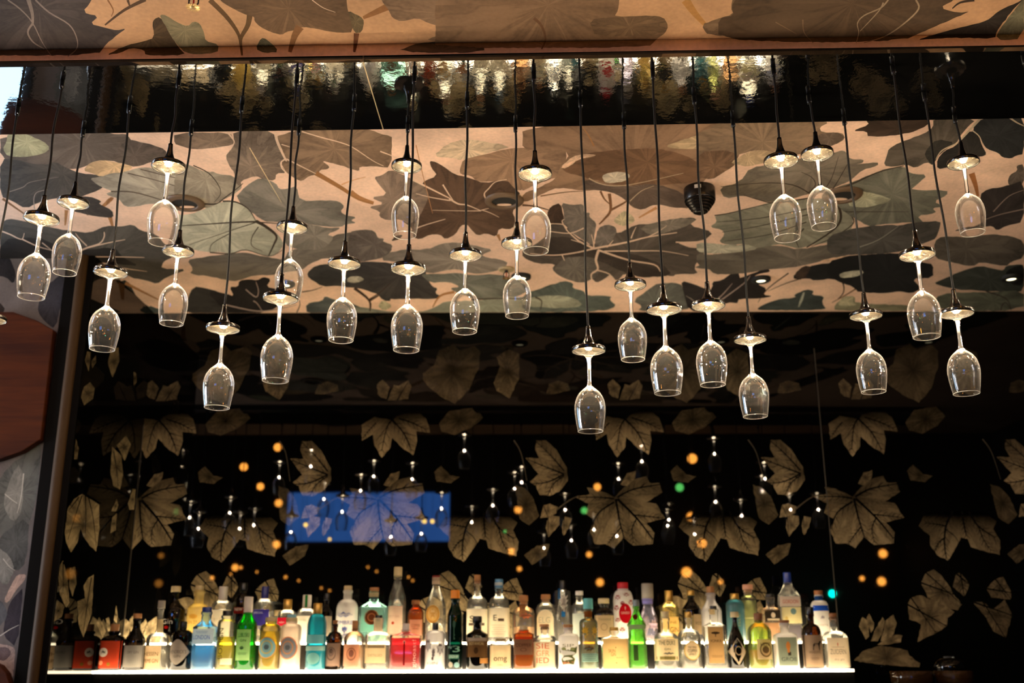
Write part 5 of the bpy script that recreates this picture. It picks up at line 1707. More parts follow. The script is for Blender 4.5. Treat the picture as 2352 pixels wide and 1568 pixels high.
        for it in items:
            ik, ix, iy, iw, ih, ic = it[:6]
            uu, zz = (ix - cx) * S, Z(iy)
            if ik == 'text':
                vs, fs = font_outline(it[6], 2 * ih * S * 1.35)
                xs = [v[0] for v in vs]; ys = [v[1] for v in vs]
                k = 2 * iw * S / max(1e-6, max(xs) - min(xs))
                rot = it[7] if len(it) > 7 else 0
                vs = [(x * k, y) for x, y in vs]
                place(vs, fs, uu, zz, .0016, 'lettering', pap(ic, .2), lo, rot)
            elif ik == 'lines':
                n = it[6]
                m_v, m_f = [], []
                for q in range(n):
                    yb_ = ih * S * (1 - 2 * (q + .5) / n)
                    wq = iw * S * (1 - .25 * ((q * 7) % 3) / 2)
                    v2, f2 = grid_rect(-wq, wq, yb_ - .0007, yb_ + .0007, 6)
                    k = len(m_v); m_v += v2; m_f += [tuple(k + i for i in f) for f in f2]
                place(m_v, m_f, uu, zz, .0016, 'small_print', pap(ic, .2), lo)
            else:
                if ik == 'disc':
                    vs, fs = grid_disc(iw * S, ih * S)
                elif ik == 'ring':
                    vs, fs = grid_disc(iw * S, ih * S, 28, 1, .82)
                elif ik == 'rect':
                    vs, fs = grid_rect(-iw * S, iw * S, -ih * S, ih * S, 6)
                else:
                    vs, fs = poly_fill([(x * iw * S, y * ih * S) for x, y in EMB[ik]])
                place(vs, fs, uu, zz, .0013 if ik in ('disc', 'rect') else .0017, 'emblem', pap(ic, .3), lo)
    return o


W_ = (236, 226, 208); CR = (226, 206, 166); INK = (40, 36, 34); GRY = (150, 142, 134)
B = bottle
# ------------------------------------------------------------ front row, from the left
B('short black bottle with an orange-red label and white round bird mark by the side glass', 'f', 258, 53, 1433, 1459, 1472, 24, 's', 'black', ('cork', 1449), None,
  [('rect', 258, 1503, 25.5, 30, (236, 84, 52), [('disc', 245, 1498, 10, 10, W_), ('bird', 245, 1498, 7, 6, INK), ('disc', 241, 1522, 5, 5, (240, 150, 110)), ('disc', 259, 1525, 4, 4, (150, 110, 40))])], cw=20)
B('dark cork-topped bottle with a plain silver grey label, right of the red-labelled one', 'f', 308, 47, 1409, 1440, 1473, 17, 'r', 'black', ('cork', 1420), None,
  [('rect', 308, 1507, 24.5, 24, (176, 170, 160), [('text', 312, 1498, 12, 3, (110, 104, 98), 'DRY GIN')])], shape='slope', cw=19)
B('clear round-shouldered bottle with a cream label reading two lines of brown capitals', 'f', 356, 56, 1378, 1452, 1468, 14, 'r', 'clear', ('grey', 1394), ('clear', 1490),
  [('rect', 349, 1509, 22, 25, (238, 206, 164), [('text', 349, 1502, 17, 4.5, (120, 84, 50), 'HESSEN'), ('text', 349, 1518, 18, 4.5, (120, 84, 50), 'PRIME GIN')]), ('rect', 360, 1437, 7, 15, (226, 206, 160))], cw=17, dome_p=.55)
B('black apothecary bottle with a silver leaf-shaped label', 'f', 416, 50, 1427, 1446, 1462, 15, 'r', 'black', ('black', 1440), ('aqua', 1522),
  [('ogive', 413, 1497, 26, 28, (196, 184, 170), [('text', 414, 1497, 19, 4, (120, 110, 100), "HENDRICK'S"), ('text', 414, 1507, 8, 3, (120, 110, 100), 'GIN')])], cw=17)
B('square clear bottle half full of bright blue liquid, blue cap', 'f', 468, 54, 1394, 1425, 1440, 23, 's', 'blue', ('blue', 1404), ('blue', 1482),
  [('rect', 468, 1462, 24, 17, (226, 230, 236), [('text', 466, 1464, 19, 5, (70, 100, 190), 'LONDON'), ('lines', 466, 1452, 14, 3, (120, 140, 190), 2)])], shape='lin', cw=22)
B('clear bottle with a vertical black name and yellow liquid, left of the green bottle', 'f', 517, 44, 1402, 1422, 1434, 26, 'r', 'clear', ('black', 1412), ('yellow', 1462),
  [('text', 511, 1478, 34, 7.5, (24, 22, 20), (), .1, 'BOSIGN', math.pi / 2), ('rect', 524, 1519, 12, 7, (250, 244, 226))], cw=24)
B('bright green bottle with a white cap and a pale green label', 'f', 562, 48, 1370, 1408, 1438, 20, 'r', 'green', ('white', 1406), None,
  [('rect', 560, 1481, 16.5, 34, (196, 216, 160), [('text', 560, 1459, 13, 5, (26, 60, 34), 'LUBUSKI'), ('text', 560, 1471, 7, 3, (60, 80, 50), 'GIN'), ('leaf', 558, 1488, 6, 5, (60, 90, 60)), ('lines', 560, 1501, 11, 3, (90, 110, 80), 2)])], shape='slope', cw=20)
B('clear bottle printed in yellow with a pale blue disc ringed in orange', 'f', 618, 48, 1418, 1432, 1444, 24, 'r', 'straw', ('cream', 1426), ('yellow', 1450),
  [('disc', 616, 1487, 21.5, 24, (222, 170, 84), [('disc', 616, 1487, 19.5, 22, (132, 186, 200)), ('ring', 616, 1486, 14, 15, (206, 190, 120)), ('disc', 616, 1486, 6, 6, (90, 110, 120))])], cw=26)
B('frosted peach bottle with a grey blue disc ringed in orange', 'f', 665, 48, 1418, 1432, 1444, 24, 'r', 'peach', ('cream', 1426), None,
  [('disc', 663, 1488, 21, 25, (220, 140, 92), [('disc', 663, 1488, 19, 23, (138, 146, 154)), ('ring', 663, 1487, 13, 15, (206, 150, 110)), ('disc', 663, 1487, 6, 6, (100, 106, 112))])], cw=26)
B('dome-topped teal bottle with a clear embossed lower half', 'f', 725, 46, 1385, 1410, 1440, 20, 'r', 'teal', ('gold', 1409), None,
  [('disc', 723, 1512, 15, 13, (150, 200, 190)), ('rect', 724, 1489, 23, 5, (190, 215, 200)), ('rect', 724, 1468, 23.5, 10, (150, 205, 205))], cw=20, dome_p=.5)
B('small brown bottle with a grey pink portrait label and a black foot band', 'f', 766, 38, 1424, 1450, 1470, 12, 'r', 'brown', ('wood', 1433), ('dark', 1474),
  [('rect', 763, 1504, 18.5, 26, (176, 146, 128), [('ring', 762, 1501, 11, 15, (110, 90, 80)), ('disc', 762, 1498, 7, 9, (120, 98, 88)), ('disc', 762, 1495, 4, 5, (70, 56, 50))]), ('rect', 762, 1534, 16, 4.5, (22, 16, 12))], cw=11)
B('clear rounded bottle with a pink portrait label and a cork', 'f', 813, 50, 1425, 1450, 1470, 13, 'r', 'clear', ('cork', 1444), ('peach', 1480),
  [('rect', 809, 1504, 18, 24, (228, 176, 148), [('ring', 810, 1502, 11, 14, (160, 110, 90)), ('disc', 810, 1500, 6, 8, (150, 104, 88))])], cw=13, dome_p=.6)
B('square clear bottle with a cream label and a black-capped white neck', 'f', 866, 60, 1412, 1450, 1462, 22, 's', 'clear', ('black', 1419), ('clear', 1520),
  [('rect', 863, 1501, 24, 21, (232, 206, 164), [('rect', 862, 1485, 22, 3, (150, 130, 100)), ('text', 863, 1505, 16, 3, (150, 126, 92), 'DISTILLED')]), ('rect', 866, 1434, 10, 15, (240, 212, 180))], cw=17, dome_p=.6)
B('wide bottle of bright red liquid with a white vertical name', 'f', 931, 73, 1432, 1452, 1459, 20, 'q', 'clear', ('white', 1446), ('red', 1465),
  [('text', 953, 1500, 30, 6, (255, 240, 230), (), .6, 'ginoast!', math.pi / 2), ('rect', 930, 1500, 1.8, 26, (110, 10, 20)), ('disc', 930, 1475, 3, 4, (255, 236, 220))], shape='lin', cw=16)
B('lilac grey frosted bottle with dark flower print and a black cap', 'f', 999, 47, 1430, 1447, 1459, 14, 'r', 'frost', ('black', 1446), None,
  [('leaf', 984, 1482, 9, 16, (110, 102, 106)), ('leaf', 1012, 1490, 8, 17, (112, 104, 108)), ('feather', 997, 1500, 5, 14, (100, 92, 96)), ('disc', 995, 1512, 2.4, 4, (60, 40, 44)), ('text', 995, 1523, 12, 4, (90, 84, 84), (), .3, 'GIN')], cw=14)
B('slim dark green bottle with a key and a large number three, orange cap', 'f', 1044, 37, 1355, 1386, 1416, 19, 'r', 'dgreen', ('orange', 1373), None,
  [('key', 1043, 1447, 7, 21, (84, 120, 104)), ('text', 1036, 1487, 6, 4, (130, 170, 150), (), .4, 'N\u00ba'), ('text', 1049, 1491, 8, 10, (130, 180, 160), (), .4, '3'), ('rect', 1043, 1508, 12, 5, (60, 110, 96), [('text', 1043, 1508, 11, 3.5, (190, 220, 200), 'LONDON DRY')]), ('disc', 1036, 1526, 5, 6, (186, 176, 160)), ('disc', 1050, 1527, 6, 6, (150, 190, 190))], shape='slope', cw=21)
B('stout black bottle with a brown label band and a small orange tag', 'f', 1096, 51, 1415, 1446, 1458, 19, 'r', 'black', ('black', 1424), None,
  [('rect', 1096, 1469, 24.5, 4, (196, 176, 156)), ('rect', 1095, 1490, 24, 18, (116, 84, 52), [('text', 1095, 1478, 17, 3.5, (190, 166, 120), 'BOTANICAL'), ('disc', 1094, 1494, 5, 7, (66, 46, 28))]), ('rect', 1112, 1517, 9, 6, (214, 150, 84))], shape='slope', cw=21)
B('short square bottle with a cream label saying three lower-case letters', 'f', 1150, 51, 1466, 1475, 1480, 26, 's', 'clear', ('cream', 1470), ('clear', 1484),
  [('rect', 1149, 1507, 23.5, 24, (238, 212, 170), [('text', 1149, 1512, 15, 6.5, (66, 56, 50), 'omg'), ('text', 1149, 1527, 6, 1.6, (150, 126, 96), 'GIN')])], cw=24)
B('tapered bottle of orange spirit with a dark grey label', 'f', 1203, 49, 1438, 1450, 1456, 22, 's', 'amber', ('clear' and 'cream', 1446), ('orange', 1462),
  [('rect', 1202, 1486, 21, 17, (134, 110, 84), [('text', 1202, 1482, 18, 4, (70, 52, 40), 'COPPER'), ('ring', 1202, 1492, 7, 4, (80, 60, 46))])], shape='lin', cw=20)
B('white-labelled bottle with a red name broken over three lines', 'f', 1252, 52, 1434, 1458, 1466, 18, 'r', 'clear', ('cork', 1440), ('clear', 1470),
  [('rect', 1250, 1505, 24, 30, (244, 226, 194), [('text', 1246, 1484, 15, 6.5, (212, 96, 62), 'SIE'), ('text', 1246, 1501, 15, 6.5, (224, 150, 104), 'GFR'), ('text', 1246, 1517, 14, 6.5, (206, 84, 52), 'IED'), ('text', 1248, 1527, 10, 1.5, (180, 130, 90), 'DRY GIN')])], cw=21)
B('white bottle with a dark green moth emblem', 'f', 1306, 49, 1434, 1454, 1464, 20, 's', 'white', ('cork', 1441), None,
  [('moth', 1304, 1504, 21, 22, (88, 92, 52), (('disc', 1294, 1490, 5, 3.5, (146, 150, 100)), ('disc', 1314, 1490, 5, 3.5, (146, 150, 100)))), ('text', 1304, 1483, 13, 5, (120, 116, 92), (), .4, 'SIP'), ('rect', 1304, 1522, 13, 2.5, (190, 130, 96))], cw=22)
B('turquoise glass bottle with amber spirit and golden print', 'f', 1353, 44, 1374, 1420, 1432, 18, 'r', 'aqua', ('teal', 1396), ('amber', 1428),
  [('rect', 1352, 1407, 9, 10, (150, 84, 40)), ('feather', 1344, 1452, 9, 14, (216, 176, 64)), ('feather', 1366, 1452, 8, 14, (206, 166, 60)), ('lines' and 'rect', 1354, 1510, 19, 9, (150, 190, 176), [('lines', 1354, 1510, 17, 8, (60, 76, 70), 4)]), ('crest', 1352, 1490, 12, 10, (92, 64, 30))], cw=22)
B('broad square bottle with a tan label and a tiny name in its middle', 'f', 1412, 62, 1440, 1460, 1466, 19, 'q', 'clear', ('gold', 1446), None,
  [('rect', 1413, 1502, 29, 34, (230, 190, 128), [('text', 1404, 1495, 8, 4, (120, 88, 50), 'SKIN'), ('text', 1407, 1503, 5.5, 4, (120, 88, 50), 'GIN'), ('disc', 1413, 1487, 1.2, 1.2, (90, 60, 40)), ('disc', 1414, 1522, 1.2, 1.2, (90, 60, 40)), ('text', 1422, 1510, 8, 1.4, (170, 130, 80), 'BLEND')])], shape='lin', cw=20)
B('fluted bright green bottle with a dark red seal and a grey neck band', 'f', 1465, 46, 1377, 1404, 1434, 14, 'r', 'lime', ('steel', 1391), None,
  [('disc', 1461, 1417, 5.5, 6, (104, 30, 30)), ('rect', 1466, 1440, 21, 5, (150, 146, 130)), ('rect', 1459, 1499, 5, 17, (60, 70, 44))], shape='flute', cw=15)
B('squat bottle whose cream label carries a large old-style name and an olive band', 'f', 1531, 57, 1404, 1452, 1466, 18, 'r', 'clear', ('cream', 1418), ('clear', 1472),
  [('rect', 1530, 1492, 27, 24, (238, 216, 172), [('text', 1530, 1477, 19, 5, (90, 80, 60), 'THE DUKE'), ('text', 1530, 1491, 7, 2.4, (96, 86, 70), 'GIN'), ('crest', 1533, 1501, 13, 4, (96, 104, 100)), ('rect', 1530, 1511, 24, 3.6, (136, 124, 74))])], cw=18)
B('arched clear bottle with a round gold label behind glass', 'f', 1586, 56, 1404, 1443, 1466, 15, 'r', 'clear', ('gold', 1416), ('clear', 1490),
  [('disc', 1588, 1494, 18.5, 21, (206, 170, 84), [('disc', 1588, 1494, 16.5, 19, (240, 220, 176)), ('text', 1588, 1487, 10, 2.4, (90, 74, 50), 'THE TIMES'), ('text', 1588, 1495, 11, 3.6, (70, 60, 44), 'COPPER'), ('text', 1588, 1503, 9, 2.4, (90, 74, 50), 'SPIRIT')])], cw=16, dome_p=.5)
B('rectangular clear bottle with a tan label showing a spreading tree', 'f', 1644, 53, 1391, 1428, 1437, 20, 'q', 'clear', ('black', 1398), ('clear', 1440),
  [('rect', 1643, 1481, 17.5, 40, (190, 150, 100), [('tree', 1643, 1456, 10.5, 6.5, (60, 46, 32)), ('text', 1643, 1472, 13, 3.4, (80, 62, 44), 'VONKA'), ('lines', 1644, 1507, 13, 3, (120, 94, 62), 2)]), ('rect', 1638, 1405, 8, 6, (232, 208, 160))], shape='lin', cw=16)
B('slender black bottle with a large white diamond label', 'f', 1692, 42, 1405, 1424, 1486, 10, 'r', 'black', ('cream', 1415), None,
  [('diamond', 1692, 1496, 21, 30, (236, 212, 178), [('ring', 1693, 1494, 8, 10, (190, 160, 120))])], shape='slope', cw=19)
B('green bottle with amber spirit and a cream label of a wreathed crest', 'f', 1747, 56, 1408, 1430, 1453, 18, 'r', 'limeb', ('dwood', 1424), ('amber', 1492),
  [('rect', 1752, 1491, 17.5, 22, (222, 204, 158), [('ring', 1754, 1492, 14, 16, (110, 92, 60)), ('text', 1754, 1480, 12, 4, (80, 66, 40), 'HESSE'), ('disc', 1754, 1492, 8, 8, (110, 88, 56))])], cw=20, dome_p=.75)
B('white square bottle with a grey green label showing an orange lamp bulb', 'f', 1806, 54, 1424, 1452, 1462, 21, 's', 'white', ('wood', 1430), None,
  [('rect', 1805, 1496, 21.5, 31, (150, 160, 140), [('flame', 1806, 1486, 8, 12, (222, 140, 70)), ('rect', 1808, 1501, 3.5, 4, (70, 64, 56)), ('text', 1806, 1514, 17, 4.5, (80, 88, 84), 'GRO\u00df')])], cw=24)
B('dark brown bottle with a beige label of a standing black dog', 'f', 1867, 47, 1394, 1432, 1459, 16, 'r', 'brown', ('black', 1408), ('dark', 1462),
  [('rect', 1867, 1495, 23, 35, (190, 160, 130), [('dog', 1872, 1482, 11, 11, (30, 26, 24)), ('text', 1867, 1498, 14, 2.8, (110, 88, 68), 'WINDSPIEL'), ('lines', 1866, 1512, 10, 3, (140, 112, 88), 2)])], cw=18)
B('clear slightly flared bottle at the right end with a white label', 'f', 1920, 56, 1408, 1448, 1466, 17, 's', 'clear', ('wood', 1417), ('clear', 1468),
  [('rect', 1921, 1498, 25, 32, (232, 212, 184), [('text', 1919, 1497, 18, 6, (150, 132, 112), 'ZUIDERN'), ('flame', 1919, 1480, 2, 4, (196, 80, 60)), ('lines', 1920, 1486, 14, 1.2, (160, 130, 110), 1), ('text', 1920, 1514, 11, 2.4, (160, 142, 122), 'dry gin')])], cw=18)
B('narrow dark green bottle at the far right end of the shelf', 'f', 1950, 13, 1474, 1484, 1490, 6, 'r', 'dgreen', ('black', 1478), None, [], cw=7)
# ------------------------------------------------------------ back row, from the left
B('black bottle with a white script word and a red seal', 'b', 397, 52, 1346, 1378, 1402, 15, 'r', 'black', ('cream', 1357), None,
  [('text', 390, 1428, 13, 8, (236, 230, 220), (), .5, 'Gin'), ('disc', 389, 1441, 5, 3.5, (210, 30, 30))], shape='slope', cw=22)
B('opaque pale yellow bottle with embossed lettering', 'b', 452, 50, 1345, 1386, 1402, 22, 'r', 'yellow', ('yellow' and 'cream', 1355), None,
  [('text', 445, 1430, 13, 5, (196, 150, 60), (), .5, 'GIN 27'), ('ring' and 'disc', 448, 1416, 10, 5, (236, 196, 100))], cw=20, dome_p=.6)
B('clear bottle with a tall white cap and a white label, right of the yellow bottle', 'b', 507, 50, 1347, 1378, 1398, 20, 'r', 'clear', ('white', 1376), ('clear', 1399),
  [('rect', 506, 1432, 24, 30, (250, 238, 214), [('text', 506, 1424, 15, 4, (206, 190, 160), 'DRY GIN')])], cw=20, dome_p=.5)
B('shiny black bottle behind the green one', 'b', 552, 42, 1338, 1364, 1384, 15, 'r', 'black', ('black', 1352), None,
  [('rect', 548, 1402, 12, 7, (120, 30, 26), [('text', 548, 1400, 9, 3.4, (230, 210, 200), 'NEW')])], cw=18)
B('clear bottle with a royal blue label and a blue cap', 'b', 604, 50, 1347, 1374, 1400, 15, 'r', 'clear', ('navy', 1373), ('clear', 1404),
  [('rect', 601, 1419, 19, 18, (64, 56, 150), [('text', 596, 1408, 12, 2.4, (200, 196, 230), 'SPECIAL')]), ('text', 602, 1441, 14, 6, (80, 74, 160), (), .4, 'Zuid')], cw=16, dome_p=.55)
B('pale bottle with a light blue printed band, between the blue and red labels', 'b', 630, 22, 1400, 1406, 1412, 20, 'r', 'straw', ('cream', 1410), None,
  [('rect', 629, 1424, 11, 8, (140, 190, 190)), ('rect', 629, 1409, 11, 5, (226, 200, 160))], cw=22)
B('gold-topped bottle with a crimson label', 'b', 658, 44, 1376, 1400, 1414, 15, 'r', 'clear', ('gold', 1398), None,
  [('rect', 650, 1428, 14, 9, (206, 30, 56), [('crest', 650, 1430, 8, 4, (240, 200, 200))]), ('rect', 672, 1421, 9, 9, (96, 130, 150))], cw=20)
B('clear bottle with a white cap striped in green', 'b', 699, 46, 1365, 1396, 1412, 19, 'r', 'clear', ('white', 1394), None,
  [('rect', 698, 1445, 22, 30, (250, 240, 222)), ('rect', 699, 1380, 3, 14, (50, 150, 70)), ('text', 694, 1424, 10, 3, (180, 190, 160), (), .4, 'FINE')], cw=20)
B('thin black bottle behind the teal bottle', 'b', 748, 30, 1362, 1386, 1406, 12, 'r', 'black', ('black', 1376), None,
  [('rect', 755, 1438, 7, 22, (220, 206, 180))], shape='slope', cw=14)
B('white ceramic-looking bottle with ornate blue scrollwork', 'b', 796, 52, 1345, 1376, 1400, 20, 'r', 'white', ('cream', 1355), None,
  [('crest', 791, 1413, 21, 9, (96, 110, 176)), ('text', 793, 1431, 20, 6, (84, 100, 176), (), .4, 'OMBRE'), ('feather', 795, 1446, 9, 8, (110, 124, 190)), ('leaf', 797, 1462, 10, 8, (150, 160, 200))], cw=19, dome_p=.6)
B('broad aqua glass bottle with a round brown medallion', 'b', 857, 66, 1349, 1380, 1394, 22, 'q', 'aqua', ('cork', 1358), None,
  [('rect', 856, 1424, 25, 26, (150, 190, 176)), ('disc', 855, 1418, 17, 17, (214, 150, 104), [('disc', 855, 1418, 15, 15, (112, 62, 36)), ('ring', 855, 1418, 9, 9, (200, 130, 84))]), ('rect', 857, 1366, 11, 5, (236, 214, 170))], shape='lin', cw=22)
B('tallest clear long-necked bottle with a pale pink label and a red dot', 'b', 911, 42, 1302, 1330, 1378, 18, 'r', 'clear', ('cream', 1322), ('clear', 1378),
  [('rect', 907, 1424, 18, 31, (246, 216, 194), [('disc', 904, 1431, 3.4, 3.4, (206, 90, 60)), ('text', 906, 1416, 12, 2.6, (206, 160, 140), 'DOT GIN')])], shape='slope', cw=19)
B('small amber bottle with a beige label, right of the tallest bottle', 'b', 954, 38, 1378, 1394, 1410, 16, 'r', 'amber', ('maroon' and 'wood', 1388), ('amber', 1404),
  [('rect', 956, 1444, 14, 20, (232, 190, 152), [('text', 956, 1437, 10, 3.4, (150, 100, 70), 'COPPER'), ('text', 956, 1444, 7, 2.4, (150, 100, 70), 'HEAD')])], cw=19, dome_p=.7)
B('clear bottle with an ornate golden badge and a reddish-topped cap', 'b', 1000, 50, 1322, 1342, 1398, 18, 'r', 'clear', ('maroon', 1327), ('clear', 1432),
  [('disc', 995, 1411, 16, 20, (226, 184, 110), [('ring', 995, 1411, 15, 19, (196, 146, 70)), ('leaf', 995, 1411, 10, 12, (240, 210, 150))]), ('rect', 1000, 1334, 9, 8, (240, 220, 190))], shape='slope', cw=18)
B('clear cork-topped bottle with a white label, left one of the matching pair', 'b', 1096, 50, 1320, 1368, 1392, 17, 'r', 'clear', ('cork', 1334), ('clear', 1394),
  [('rect', 1096, 1434, 24, 34, (252, 240, 216), [('text', 1084, 1422, 5, 7, (70, 60, 50), 'S'), ('rect', 1095, 1434, 18, 3, (110, 94, 78))])], cw=15, dome_p=.5)
B('clear bottle with a blue and white neck band, right one of the matching pair', 'b', 1146, 49, 1330, 1368, 1392, 19, 'r', 'clear', ('sky', 1348), ('clear', 1394),
  [('rect', 1146, 1430, 24, 32, (252, 240, 216), [('text', 1137, 1420, 4, 7, (70, 60, 50), 'E'), ('rect', 1151, 1424, 7, 3, (96, 74, 56)), ('lines', 1145, 1446, 16, 12, (190, 174, 150), 5)]), ('rect', 1145, 1341, 9, 3.4, (240, 238, 230))], cw=19, dome_p=.5)
B('round apothecary bottle with a cork and a pinkish emblem', 'b', 1203, 54, 1367, 1394, 1412, 20, 'r', 'clear', ('cork', 1381), ('peach', 1440),
  [('crest', 1208, 1416, 14, 12, (206, 130, 96)), ('rect', 1200, 1403, 7, 14, (150, 110, 74))], cw=21)
B('clear round bottle with an arched white label, cork stopper', 'b', 1254, 46, 1365, 1384, 1402, 20, 'r', 'clear', ('cork', 1376), ('clear', 1400),
  [('arch', 1252, 1434, 19, 32, (246, 230, 196), [('text', 1250, 1425, 13, 7, (190, 186, 160), 'ELG'), ('rect', 1249, 1437, 10, 3, (176, 110, 66))])], cw=22, dome_p=.55)
B('clear cylinder bottle with a white feather print and a blue ribbon, black cap', 'b', 1294, 39, 1332, 1353, 1356, 20, 'r', 'clear', ('black', 1352), None,
  [('feather', 1296, 1383, 11, 21, (226, 216, 206)), ('rect', 1285, 1363, 3.0, 12, (50, 130, 200)), ('rect', 1294, 1410, 4, 6, (50, 120, 190))], shape='lin', cw=18)
B('clear bottle with a light blue label and a white cap, behind the turquoise one', 'b', 1332, 38, 1357, 1382, 1398, 16, 'r', 'clear', ('white', 1365), ('clear', 1404),
  [('rect', 1331, 1436, 16, 26, (206, 216, 210))], cw=18, dome_p=.6)
B('black square-shouldered bottle with a cream label, right of the turquoise one', 'b', 1388, 46, 1374, 1396, 1412, 22, 's', 'black', ('cream', 1384), None,
  [('rect', 1388, 1438, 22, 24, (236, 204, 158), [('text', 1388, 1423, 14, 2.6, (170, 140, 100), 'TANGERINE'), ('ring', 1386, 1440, 8, 8, (190, 150, 110))])], cw=26)
B('white bottle covered in red leaf print with a red cap and an oval red label', 'b', 1434, 49, 1337, 1354, 1384, 24, 'r', 'white', ('red', 1351), None,
  [('leaf', 1420, 1372, 7, 6, (170, 34, 36)), ('leaf', 1440, 1366, 8, 5, (160, 34, 36)), ('leaf', 1450, 1384, 7, 7, (176, 34, 36)), ('leaf', 1417, 1396, 6, 7, (170, 34, 36)), ('leaf', 1430, 1386, 6, 6, (150, 40, 36)), ('leaf', 1419, 1424, 7, 6, (170, 34, 36)), ('leaf', 1428, 1446, 8, 6, (160, 40, 40)), ('leaf', 1446, 1444, 7, 6, (160, 40, 40)),
   ('disc', 1436, 1409, 14.5, 22, (196, 20, 34), [('text', 1436, 1408, 10, 3, (240, 190, 180), 'GINSELF'), ('flame', 1436, 1397, 2, 4, (240, 190, 180))])], cw=25, dome_p=.5)
B('clear pear-shaped bottle with a grey cap and a lavender collar', 'b', 1490, 42, 1340, 1390, 1424, 24, 'r', 'violet', ('grey', 1373), None,
  [('rect', 1488, 1381, 12.5, 6, (150, 140, 220)), ('leaf', 1500, 1436, 12, 14, (226, 200, 196))], shape='slope', cw=27)
B('yellow glass bottle with a gold stopper, right of the grey-capped bottle', 'b', 1539, 46, 1356, 1386, 1402, 17, 'r', 'straw', ('gold', 1380), None,
  [('rect', 1538, 1440, 20, 22, (236, 206, 150), [('text', 1541, 1430, 11, 2.8, (140, 110, 70), 'FINE'), ('text', 1546, 1447, 10, 6, (70, 54, 36), 'GIN')]), ('disc', 1560, 1421, 3, 5, (40, 34, 26))], cw=19, dome_p=.5)
B('black long-necked bottle with a pale label, gold cap', 'b', 1590, 44, 1356, 1374, 1402, 14, 'r', 'black', ('gold', 1365), None,
  [('rect', 1603, 1434, 12, 22, (232, 202, 154), [('text', 1603, 1432, 9, 4, (150, 120, 84), 'WOOD')]), ('rect', 1583, 1432, 8, 18, (190, 170, 120))], shape='slope', cw=17)
B('frosted grey bottle with a cork, behind the tree-labelled bottle', 'b', 1636, 48, 1347, 1376, 1404, 20, 'r', 'frost', ('cork', 1361), None, [], shape='slope', cw=18)
B('matt dull teal bottle with a gold cap', 'b', 1691, 44, 1363, 1376, 1392, 18, 'r', 'dteal', ('gold', 1375), None, [('text', 1695, 1424, 14, 4, (150, 160, 110), (), .3, 'ISLE', math.pi / 2)], cw=20, dome_p=.6)
B('clear cylinder bottle of pale green liquid with a pink wood stopper', 'b', 1727, 38, 1341, 1366, 1374, 22, 'r', 'clear', ('pink', 1353), ('pale', 1378), [('rect', 1727, 1419, 18, 1.6, (230, 226, 180))], cw=24, dome_p=.7)
B('clear stepped bottle with a white oval mark and a dark cap', 'b', 1773, 42, 1364, 1394, 1398, 20, 'q', 'clear', ('black', 1370), ('peach', 1430),
  [('rect', 1774, 1415, 18, 12, (64, 56, 46), [('disc', 1775, 1413, 5, 6, (240, 220, 190)), ('rect', 1775, 1423, 14, 2.4, (236, 216, 180))])], shape='lin', cw=20)
B('tall rectangular bottle with a blue cap and red capitals on a white band', 'b', 1818, 50, 1314, 1340, 1366, 19, 'q', 'clear', ('blue', 1336), ('clear', 1366),
  [('rect', 1818, 1381, 24, 11, (240, 222, 206), [('text', 1818, 1382, 18, 4.4, (206, 110, 84), 'GORDON')]), ('rect', 1820, 1413, 23, 18, (244, 232, 176), [('disc', 1823, 1404, 6.5, 7, (110, 140, 140)), ('leaf', 1806, 1420, 5, 6, (220, 196, 120))]), ('rect', 1824, 1450, 14, 14, (110, 104, 110))], shape='lin', cw=18)
B('white bottle with a royal blue shoulder, ribbon and wood stopper', 'b', 1886, 42, 1356, 1378, 1396, 18, 'r', 'white', ('wood', 1366), None,
  [('rect', 1886, 1397, 20.5, 6, (40, 90, 200)), ('rect', 1884, 1374, 9, 5, (50, 90, 150)), ('bird', 1886, 1418, 6, 6, (170, 160, 170)), ('text', 1887, 1436, 12, 3, (170, 150, 130), (), .4, 'DISTIL')], cw=20, dome_p=.5)

# ---- tableware on the counter right of the shelf
zc_ = on_y(2150, 1562, 4.45).z - .03
ct = MB().box(xe + .02, 3.45, 4.2, YW - .002, zc_ - .05, zc_).build('counter', plain('counter_black_stone', (12, 11, 11), rough=.12))
tag(ct, 'dark stone counter right of the bottle shelf', 'counter')
MB().box(xe + .03, 3.4, 4.3, YW - .004, 0.0, zc_ - .0501).build('base', M_MATT, ct)
AMB = thin_glass('amber_tumbler', (.45, .2, .06), milk=.10, milk_col=(.6, .26, .08), edge=.6)
for px, wpx, ytop, lab in ((2092, 92, 1541, 'amber glass tumbler at the bottom edge, left one of the pair on the counter'), (2188, 86, 1540, 'amber glass tumbler at the bottom edge, under the upturned bowl')):
    q = on_y(px, ytop, 4.45)
    S = 4.45 * .96 / FPX
    R = wpx * S * .5
    o = thing('tumbler', lab, 'tumbler', (q.x, 4.45, zc_ + .0005), 'amber tumblers on the counter')
    h = q.z - zc_
    MB().lathe([(R * .8, 0), (R * .92, .003), (R, h * .6), (R, h), (R * .965, h), (R * .96, .012), (.002, .011)], 32, cap1=False).build('glass_body', AMB, o)
q = on_y(2182, 1532, 4.45)
o = thing('glass_bowl', 'small upturned glass bowl on the right amber tumbler', 'bowl', (q.x, 4.45, on_y(2188, 1540, 4.45).z + .001))
S = 4.45 * .96 / FPX
MB().lathe([(34 * S, 0), (35 * S, .002), (34 * S, 12 * S), (30 * S, 20 * S), (20 * S, 26 * S), (8 * S, 28 * S)], 32, cap0=False).build('glass_body', GL['black'], o)
MB().lathe([(12 * S, 28 * S), (13 * S, 31 * S), (3 * S, 31.5 * S)], 24, cap0=False).build('foot', GL['clear'], o)

